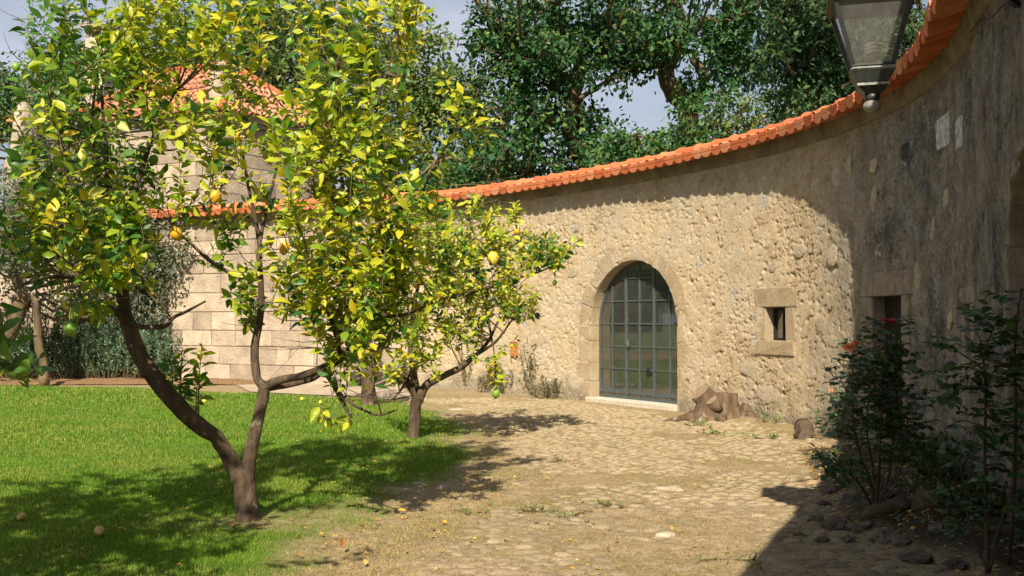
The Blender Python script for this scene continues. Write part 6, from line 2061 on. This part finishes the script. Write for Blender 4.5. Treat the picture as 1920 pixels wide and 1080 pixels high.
frus(bm, WT + .085, ZT + .046, WT + .078, ZT + .052)
link('roof_edge', bm_mesh('roof_edge', bm, M['wornpaint']), lamp)
bm = bmesh.new()          # moulding under the glass
bm_box(bm, (0, 0, lz(135)), (.238, .238, .020)); bmesh.ops.bevel(bm, geom=bm.edges[:], offset=.008, segments=2, affect='EDGES')
link('moulding', bm_mesh('moulding', bm, M['wornpaint']), lamp)
bm = bmesh.new(); frus(bm, .170, lz(159), .215, lz(139)); frus(bm, .08, lz(177), .155, lz(165.5))
link('base_box', bm_mesh('base_box', bm, M['iron']), lamp)
bm = bmesh.new(); bm_box(bm, (0, 0, lz(162.5)), (.168, .168, .014)); link('base_plate', bm_mesh('base_plate', bm, M['wornpaint']), lamp)
tb = Tubes(); tb.add([(0, 0, lz(178)), (0, 0, lz(186)), (0, 0, lz(190))], [.045, .04, .034], 14)
link('neck', tb.mesh('neck', M['iron']), lamp)
bm = bmesh.new(); bmesh.ops.create_uvsphere(bm, u_segments=20, v_segments=12, radius=1.0)
bmesh.ops.transform(bm, matrix=Matrix.Translation((0, 0, lz(199))) @ Matrix.Diagonal((.050, .050, .036, 1)), verts=bm.verts[:])
link('ball_finial', bm_mesh('ball_finial', bm, M['wornpaint'], True), lamp)
tb = Tubes()
tb.add([(0, 0, ZB), (0, 0, ZB + .03)], [.024, .024], 10); so = link('lamp_socket', tb.mesh('lamp_socket', M['iron']), lamp)
tb = Tubes(); tb.add([(0, 0, ZB + .03), (0, 0, ZB + .065)], [.030, .034], 12); link('lamp_socket', tb.mesh('lamp_socket', M['brass']), lamp)
tb = Tubes()
t_ = np.linspace(0, 1, 60)
tb.add(np.stack([.028 * np.cos(t_ * 6 * math.pi), .028 * np.sin(t_ * 6 * math.pi), ZB + .07 + .07 * t_], 1), np.full(60, .0105), 6)
link('bulb', tb.mesh('bulb', M['bulb']), lamp)
# bracket from the wall
bw_s = float(_ss[np.abs(project(W(_ss, 3.7, 0))[0] - 1907).argmin()]) if False else s_of_u(1907, 0, 3.7)
pw = W(np.array(bw_s), 0, 0.0); yv = pw[1]
zwall = float(P(1907, 18, yv)[2])
top = np.array([LP[0], LP[1], 2.79 + ZT + .42])
inv = Matrix.Rotation(-yaw, 4, 'Z') @ Matrix.Translation((-LP[0], -LP[1], -2.79))
def wl_pts(pts): return [tuple(inv @ Vector(p)) for p in pts]
tb = Tubes()
w0 = np.array([pw[0], yv, zwall]) + np.array([.06, 0, 0])
tb.add(wl_pts([w0, w0 * .75 + top * .25 + [0, 0, .05], w0 * .4 + top * .6 + [0, 0, .10], top + [0, 0, .10], top + [0, 0, -.06]]), [.020, .02, .02, .02, .016], 8)
link('bracket', tb.mesh('bracket', M['iron']), lamp)
bm = bmesh.new(); bm_box(bm, inv @ Vector(w0), (.03, .14, .26), Matrix.Rotation(-yaw - .3, 3, 'Z')); link('wall_plate', bm_mesh('wall_plate', bm, M['iron']), lamp)
# cable along the cornice
def cpt(u, v, off): 
    s_ = s_of_u(u, off, 3.9); q = W(np.array(s_), 0, off); return P(u, v, q[1])
tb = Tubes()
cab = smooth_line([cpt(1905, 14, .05), cpt(1885, 6, .10), cpt(1870, 22, .08), cpt(1855, 36, .07), cpt(1840, 42, .05), cpt(1828, 50, .06), cpt(1818, 62, .05)], 24)
tb.add(cab, np.full(24, .006), 6)
o = link('cable', tb.mesh('cable', M['black'])); tag(o, 'black cable looping from the lantern bracket along the wall top', 'cable'); o['kind'] = 'thing'

# ------------------------------------------------------------------ cobbles
def cobble_mesh(seed):
    me_ = lumpy_disc('cobblestone', M['cobble'], 300 + seed, 8)
    return me_


cob = [cobble_mesh(k) for k in range(7)]
pts = []
for iy in range(0, 130):
    y = 5.3 + iy * .115
    for ix in range(-14, 56):
        x = ix * .15 + (iy % 2) * .075 + random.uniform(-.035, .035); yy = y + random.uniform(-.03, .03)
        pts.append((x, yy))
pts = np.array(pts)
u_, v_ = project(np.c_[pts, np.zeros(len(pts))])
ldp = seg_dist(pts[:, 0], pts[:, 1], LAWN); bdp = seg_dist(pts[:, 0], pts[:, 1], BED)
# dist to wall
wd = np.array([np.min(np.hypot(_w[::12, 0] - a, _w[::12, 1] - b)) for a, b in pts])
inside = np.array([(a < np.interp(0, [0], [0]) or True) for a, b in pts])
cover = fbm(pts[:, 0] * .8 + 8, pts[:, 1] * .8, 3)
side = []
for a, b in pts:
    k = np.argmin(np.hypot(_w[:, 0] - a, _w[:, 1] - b)); nrm = np.array([_wt[k, 1], -_wt[k, 0]])
    side.append(np.dot(np.array([a, b]) - _w[k], nrm))
side = np.array(side)
ok = (u_ > -80) & (u_ < 2000) & (v_ < 1120) & (ldp < -.25 - .9 * (cover - .35)) & (bdp < -.02) & (side > .5)
ok &= (cover < .70) & (rng.random(len(pts)) < np.where(cover < .55, .97, .8))
pts = pts[ok]; order = np.argsort(pts[:, 1]); pts = pts[order]
def cob_matrix(x, y):
    sx, sy = random.uniform(.125, .17), random.uniform(.10, .14)
    rise = random.uniform(-.011, .004)
    return Matrix.Translation((x, y, float(gz(x, y)) + rise)) @ Matrix.Rotation(random.uniform(-.08, .08), 4, 'X') @ Matrix.Rotation(random.uniform(-.08, .08), 4, 'Y') @ Matrix.Rotation(random.uniform(-.5, .5), 4, 'Z') @ Matrix.Diagonal((sx, sy, .040, 1))
for x, y in pts[:300]:
    o = link('cobblestone', cob[random.randrange(7)], ground)
    o.matrix_local = cob_matrix(x, y)
Vc, Fc, n = [], [], 0
cv = [(np.array([v.co[:] for v in c_.vertices]), [list(p.vertices) for p in c_.polygons]) for c_ in cob]
for x, y in pts[300:]:
    V_, F_ = cv[random.randrange(7)]
    Mx = np.array(cob_matrix(x, y))
    Vc.append(V_ @ Mx[:3, :3].T + Mx[:3, 3])
    for f in F_:
        Fc.append([f[0] + n, f[1] + n, f[2] + n])
        if len(f) == 4: Fc.append([f[0] + n, f[2] + n, f[3] + n])
    n += len(V_)
link('cobblestones', mesh_np('cobblestones', np.concatenate(Vc), Fc, M['cobble'], True), ground, kind='stuff')
# loose pale stones on the paving
for i, (u, v, s_, lb) in enumerate(((1248, 1006, .11, 'pale loose stone with a brown leaf beside it on the cobbles'), (1255, 918, .22, 'large flat pale slab showing in the trodden earth'), (830, 915, .09, 'small pale stone in the tree shade at the lawn edge'), (782, 911, .10, 'pale round stone in the grass under the small lemon tree'), (400, 0, 0, ''), (858, 768, .30, 'flat pale kerb stone at the tip of the lawn'))):
    if not s_: continue
    p = G(u, v)
    o = link('loose_stone', stone_me[i % 6]); o.data = stone_me[i % 6].copy(); o.data.materials.clear(); o.data.materials.append(M['palestone'])
    o.location = (p[0], p[1], float(gz(p[0], p[1])) + (.015 if s_ < .2 else .004)); o.scale = (s_ * 1.3, s_ * .9, .05 if s_ < .2 else .03); o.rotation_euler = (0, 0, random.uniform(-.4, .4))
    tag(o, lb, 'stone'); o['kind'] = 'thing'

# ------------------------------------------------------------------ grass
def blades(name, x, y, z, h, wd_, mat, lean=.45):
    n = len(x)
    a = rng.uniform(0, 6.283, n); l = rng.uniform(.1, 1, n) * lean
    d = np.stack([np.cos(a) * l, np.sin(a) * l, np.ones(n)], 1); d /= np.linalg.norm(d, axis=1)[:, None]
    b = rng.uniform(0, 6.283, n); s_ = np.stack([np.cos(b), np.sin(b), np.zeros(n)], 1) * wd_[:, None]
    p = np.stack([x, y, z], 1)
    bend = np.stack([np.cos(a), np.sin(a), -np.ones(n) * .3], 1) * (h * l * .9)[:, None]
    V = np.stack([p - s_, p + s_, p + d * (h * .6)[:, None] + s_ * .7, p + d * (h * .6)[:, None] - s_ * .7, p + d * h[:, None] + bend * .6], 1)
    k = (np.arange(n) * 5)[:, None, None]
    F = (np.array([(0, 1, 2), (0, 2, 3), (3, 2, 4)])[None] + k).reshape(-1, 3)
    cl = fbm(x * 1.2, y * 1.2 + 5, 3)
    rnd = np.clip(.7 * rng.random(n) + 1.1 * (cl - .33), 0, .97)
    me_ = mesh_np(name, V.reshape(-1, 3), F, mat, False, {'rnd': np.repeat(rnd, 5)})
    return me_


def scatter(n, y0, y1, xl, xr):
    y = rng.uniform(y0, y1, n); x = rng.uniform(0, 1, n) * (xr(y) - xl(y)) + xl(y)
    return x, y


gx, gy, gh, gw = [], [], [], []
for n, y0, y1, h, w_ in ((150000, 5.2, 8.5, .030, .0022), (130000, 8.5, 12.5, .034, .0034), (90000, 12.5, 18, .040, .0055), (60000, 18, 25, .045, .009)):
    x, y = scatter(n, y0, y1, lambda y: -.56 * y - .5, lambda y: np.minimum(.6, .1 * y - .2))
    dn = lawn_density(x, y)
    k = rng.random(n) < dn ** .8
    x, y, dn = x[k], y[k], dn[k]
    gx.append(x); gy.append(y); gh.append(h * rng.uniform(.5, 1.3, len(x)) * (.55 + .55 * dn) * (.45 + 1.15 * fbm(x * 3.5 + 2, y * 3.5, 3))); gw.append(np.full(len(x), w_) * rng.uniform(.7, 1.3, len(x)))
gx, gy, gh, gw = map(np.concatenate, (gx, gy, gh, gw))
link('grass', blades('grass', gx, gy, lawn_z(gx, gy) - .004, gh, gw, M['grass']), kind='stuff')
x, y = scatter(60000, 5.2, 12, lambda y: -.5 * y, lambda y: np.full(len(y), 1.0))
e_ = seg_dist(x, y, LAWN); dn = lawn_density(x, y)
k = (rng.random(len(x)) < np.exp(-((e_ + .05) / .5) ** 2) * .9 * (1 - dn) * (fbm(x * 2, y * 2, 3) > .38)); x, y = x[k], y[k]
x2 = rng.uniform(-1.5, 4.4, 26000); y2 = rng.uniform(5.3, 16.5, 26000)
k2 = (seg_dist(x2, y2, LAWN) < 0) & (rng.random(26000) < np.clip((fbm(x2 * 1.1 + 4, y2 * 1.1, 4) - .42) * 5, 0.04, 1)); x = np.r_[x, x2[k2]]; y = np.r_[y, y2[k2]]
link('dry_grass', blades('dry_grass', x, y, np.maximum(lawn_z(x, y), gz(x, y)) - .004, rng.uniform(.012, .035, len(x)), rng.uniform(.002, .004, len(x)), M['drygrass'], 1.4), kind='stuff')

# ------------------------------------------------------------------ fallen leaves and lemons
dl = [leaf_template(.26 + .03 * k, .20 - .06 * k, (-.25, .3, .12)[k], 4) for k in range(3)]
dlm = [mesh_np('fallen_leaf', V_, F_, M['dryleaf'], True, {'rnd': np.full(len(V_), .1 + .25 * i)}) for i, (V_, F_) in enumerate(dl)]
LMK = [((465, 985), 'the front lemon trunk'), ((775, 825), 'the small lemon trunk'), ((1248, 1006), 'the pale loose stone'), ((1255, 918), 'the large flat pale slab'), ((1345, 780), 'the big sawn stump'), ((1590, 950), 'the dark rose bed rocks')]
ORD = ['nearest', 'second', 'third', 'fourth', 'fifth', 'sixth', 'seventh', 'eighth', 'ninth', 'tenth', 'eleventh', 'twelfth', 'thirteenth', 'fourteenth', 'fifteenth', 'sixteenth']
def place_labels(uv, what):
    """one label each: which landmark it lies by, on what side, counted outward"""
    key = {}
    for i, (u, v) in enumerate(uv):
        d, k = min((math.hypot(u - a, (v - b) * 1.8), k) for k, ((a, b), _) in enumerate(LMK))
        a, b = LMK[k][0]
        sd = ('left of' if u < a else 'right of') if abs(u - a) > 1.8 * abs(v - b) else ('in front of' if v > b else 'behind')
        key.setdefault((k, sd), []).append((d, i))
    out = [None] * len(uv)
    for (k, sd), L in key.items():
        for n_, (d, i) in enumerate(sorted(L)):
            out[i] = (ORD[n_] + ' ' if len(L) > 1 else '') + what + ' ' + sd + ' ' + LMK[k][1]
    return out


spots = [(225, 962, .10, 0), (252, 994, .10, 0), (272, 976, .07, 0), (318, 975, .05, 0), (28, 1057, .09, 0), (142, 1060, .08, 0), (435, 1001, .11, 0), (455, 1006, .07, 0), (598, 1013, .06, 0), (640, 1040, .10, 1), (770, 970, .10, 0), (745, 965, .10, 0), (838, 984, .08, 0), (905, 964, .09, 0), (982, 964, .08, 0), (890, 923, .09, 1), (685, 1065, .08, 1),
         (960, 882, .06, 0), (910, 890, .05, 0), (1020, 948, .10, 0), (1168, 954, .10, 0), (1145, 1036, .06, 0), (1212, 944, .05, 0), (1060, 961, .05, 0), (1337, 877, .05, 0), (1372, 897, .06, 0), (1376, 890, .05, 0), (1260, 1000, .08, 0), (1115, 1070, .06, 0), (860, 950, .06, 0), (720, 940, .06, 0), (555, 1020, .07, 0), (505, 985, .06, 0), (850, 960, .06, 0), (1410, 930, .05, 0), (1180, 860, .05, 0), (1080, 840, .05, 0),
         (985, 802, .05, 0), (1240, 830, .05, 0), (715, 985, .08, 0), (672, 995, .08, 0), (812, 1010, .07, 0), (890, 1025, .06, 0), (1290, 960, .05, 0), (610, 950, .06, 0), (575, 975, .07, 0), (420, 955, .07, 0), (90, 985, .06, 0), (335, 1010, .06, 0), (480, 1030, .07, 0), (555, 1050, .07, 0), (760, 1040, .06, 0)]
leaf_lab = place_labels([(a, b) for a, b, *_ in spots], 'dry fallen leaf lying')
for i, (u, v, s_, up_) in enumerate(spots):
    p = G(u, v); x, y = p[0], p[1]
    inl = float(seg_dist(np.array([x]), np.array([y]), LAWN)[0]) > .1
    o = link('fallen_leaf', dlm[i % 3])
    o.location = (x, y, float(gz(x, y)) + (.045 if inl else .016)); o.scale = (s_ * .78,) * 3
    o.rotation_euler = (random.uniform(-.3, .3) + (.6 if up_ else 0), random.uniform(-.35, .35), random.uniform(0, 6.28))
    tag(o, leaf_lab[i], 'fallen leaf', 'fallen leaves in the grass' if inl else 'fallen leaves on the bare earth'); o['kind'] = 'thing'
n = 1700
x = rng.uniform(-3.2, 4.2, n); y = rng.uniform(5.4, 16.5, n) ** 1.0
k = rng.random(n) < np.where((x < .6) & (y < 11), 1.0, .45); x, y = x[k], y[k]
side_ok = np.array([np.min(np.hypot(_w[::12, 0] - a, _w[::12, 1] - b)) > .4 for a, b in zip(x, y)]) & (x < 4)
x, y = x[side_ok], y[side_ok]; n = len(x)
a = rng.uniform(0, 6.283, n)
pos = np.stack([x, y, np.maximum(gz(x, y), np.where(seg_dist(x, y, LAWN) > .05, lawn_z(x, y) + .015, -1)) + .012], 1)
link('leaf_litter', leaf_batch('leaf_litter', dl[2], pos, np.stack([np.cos(a), np.sin(a), rng.normal(0, .2, n)], 1), np.stack([rng.normal(0, .35, n), rng.normal(0, .35, n), np.ones(n)], 1), rng.uniform(.015, .045, n), rng.random(n) * .98, M['dryleaf']), kind='stuff')
# pebbles and crumbs of earth
n = 11000
x = rng.uniform(-1.5, 4.3, n); y = rng.uniform(5.4, 15.5, n)
k = (seg_dist(x, y, LAWN) < -.05); x, y = x[k], y[k]; n = len(x)
V_ = np.array([(1, 0, 0), (-.5, .8, 0), (-.6, -.7, 0), (.1, .05, .7)]); F_ = np.array([(0, 1, 3), (1, 2, 3), (2, 0, 3)])
a = rng.uniform(0, 6.28, n); s_ = rng.uniform(.003, .012, n) * (1 + (rng.random(n) > .97) * 1.0)
ca, sa = np.cos(a), np.sin(a)
VV = np.stack([(V_[None, :, 0] * ca[:, None] - V_[None, :, 1] * sa[:, None]) * s_[:, None] + x[:, None], (V_[None, :, 0] * sa[:, None] + V_[None, :, 1] * ca[:, None]) * s_[:, None] + y[:, None], V_[None, :, 2] * s_[:, None] + gz(x, y)[:, None] + .004], -1).reshape(-1, 3)
link('gravel', mesh_np('gravel', VV, (F_[None] + (np.arange(n) * 4)[:, None, None]).reshape(-1, 3), M['cobble']), kind='stuff')
for i, (u, v, r_, kd, lb) in enumerate(((186, 1017, .036, 'oldlemon', 'brownish windfall lemon nearest the camera in the shaded grass'), (40, 984, .030, 'oldlemon', 'windfall lemon in the shaded grass near the left edge'), (382, 757, .040, 'pale', 'yellow windfall lemon on the sunny lawn behind the bent limb'), (566, 753, .036, 'pale', 'yellow windfall lemon at the lawn edge by the path'), (601, 760, .036, 'pale', 'windfall lemon right beside another at the path edge'))):
    p = G(u, v + 3)
    o = link('windfall_lemon', lemon_me[kd]); o.location = (p[0], p[1], float(lawn_z(np.array([p[0]]), np.array([p[1]]))[0]) + r_ * .9 + .01)
    o.scale = (r_,) * 3; o.rotation_euler = (1.3, .2, random.uniform(0, 6))
    tag(o, lb, 'lemon', 'windfall lemons on the lawn'); o['kind'] = 'thing'
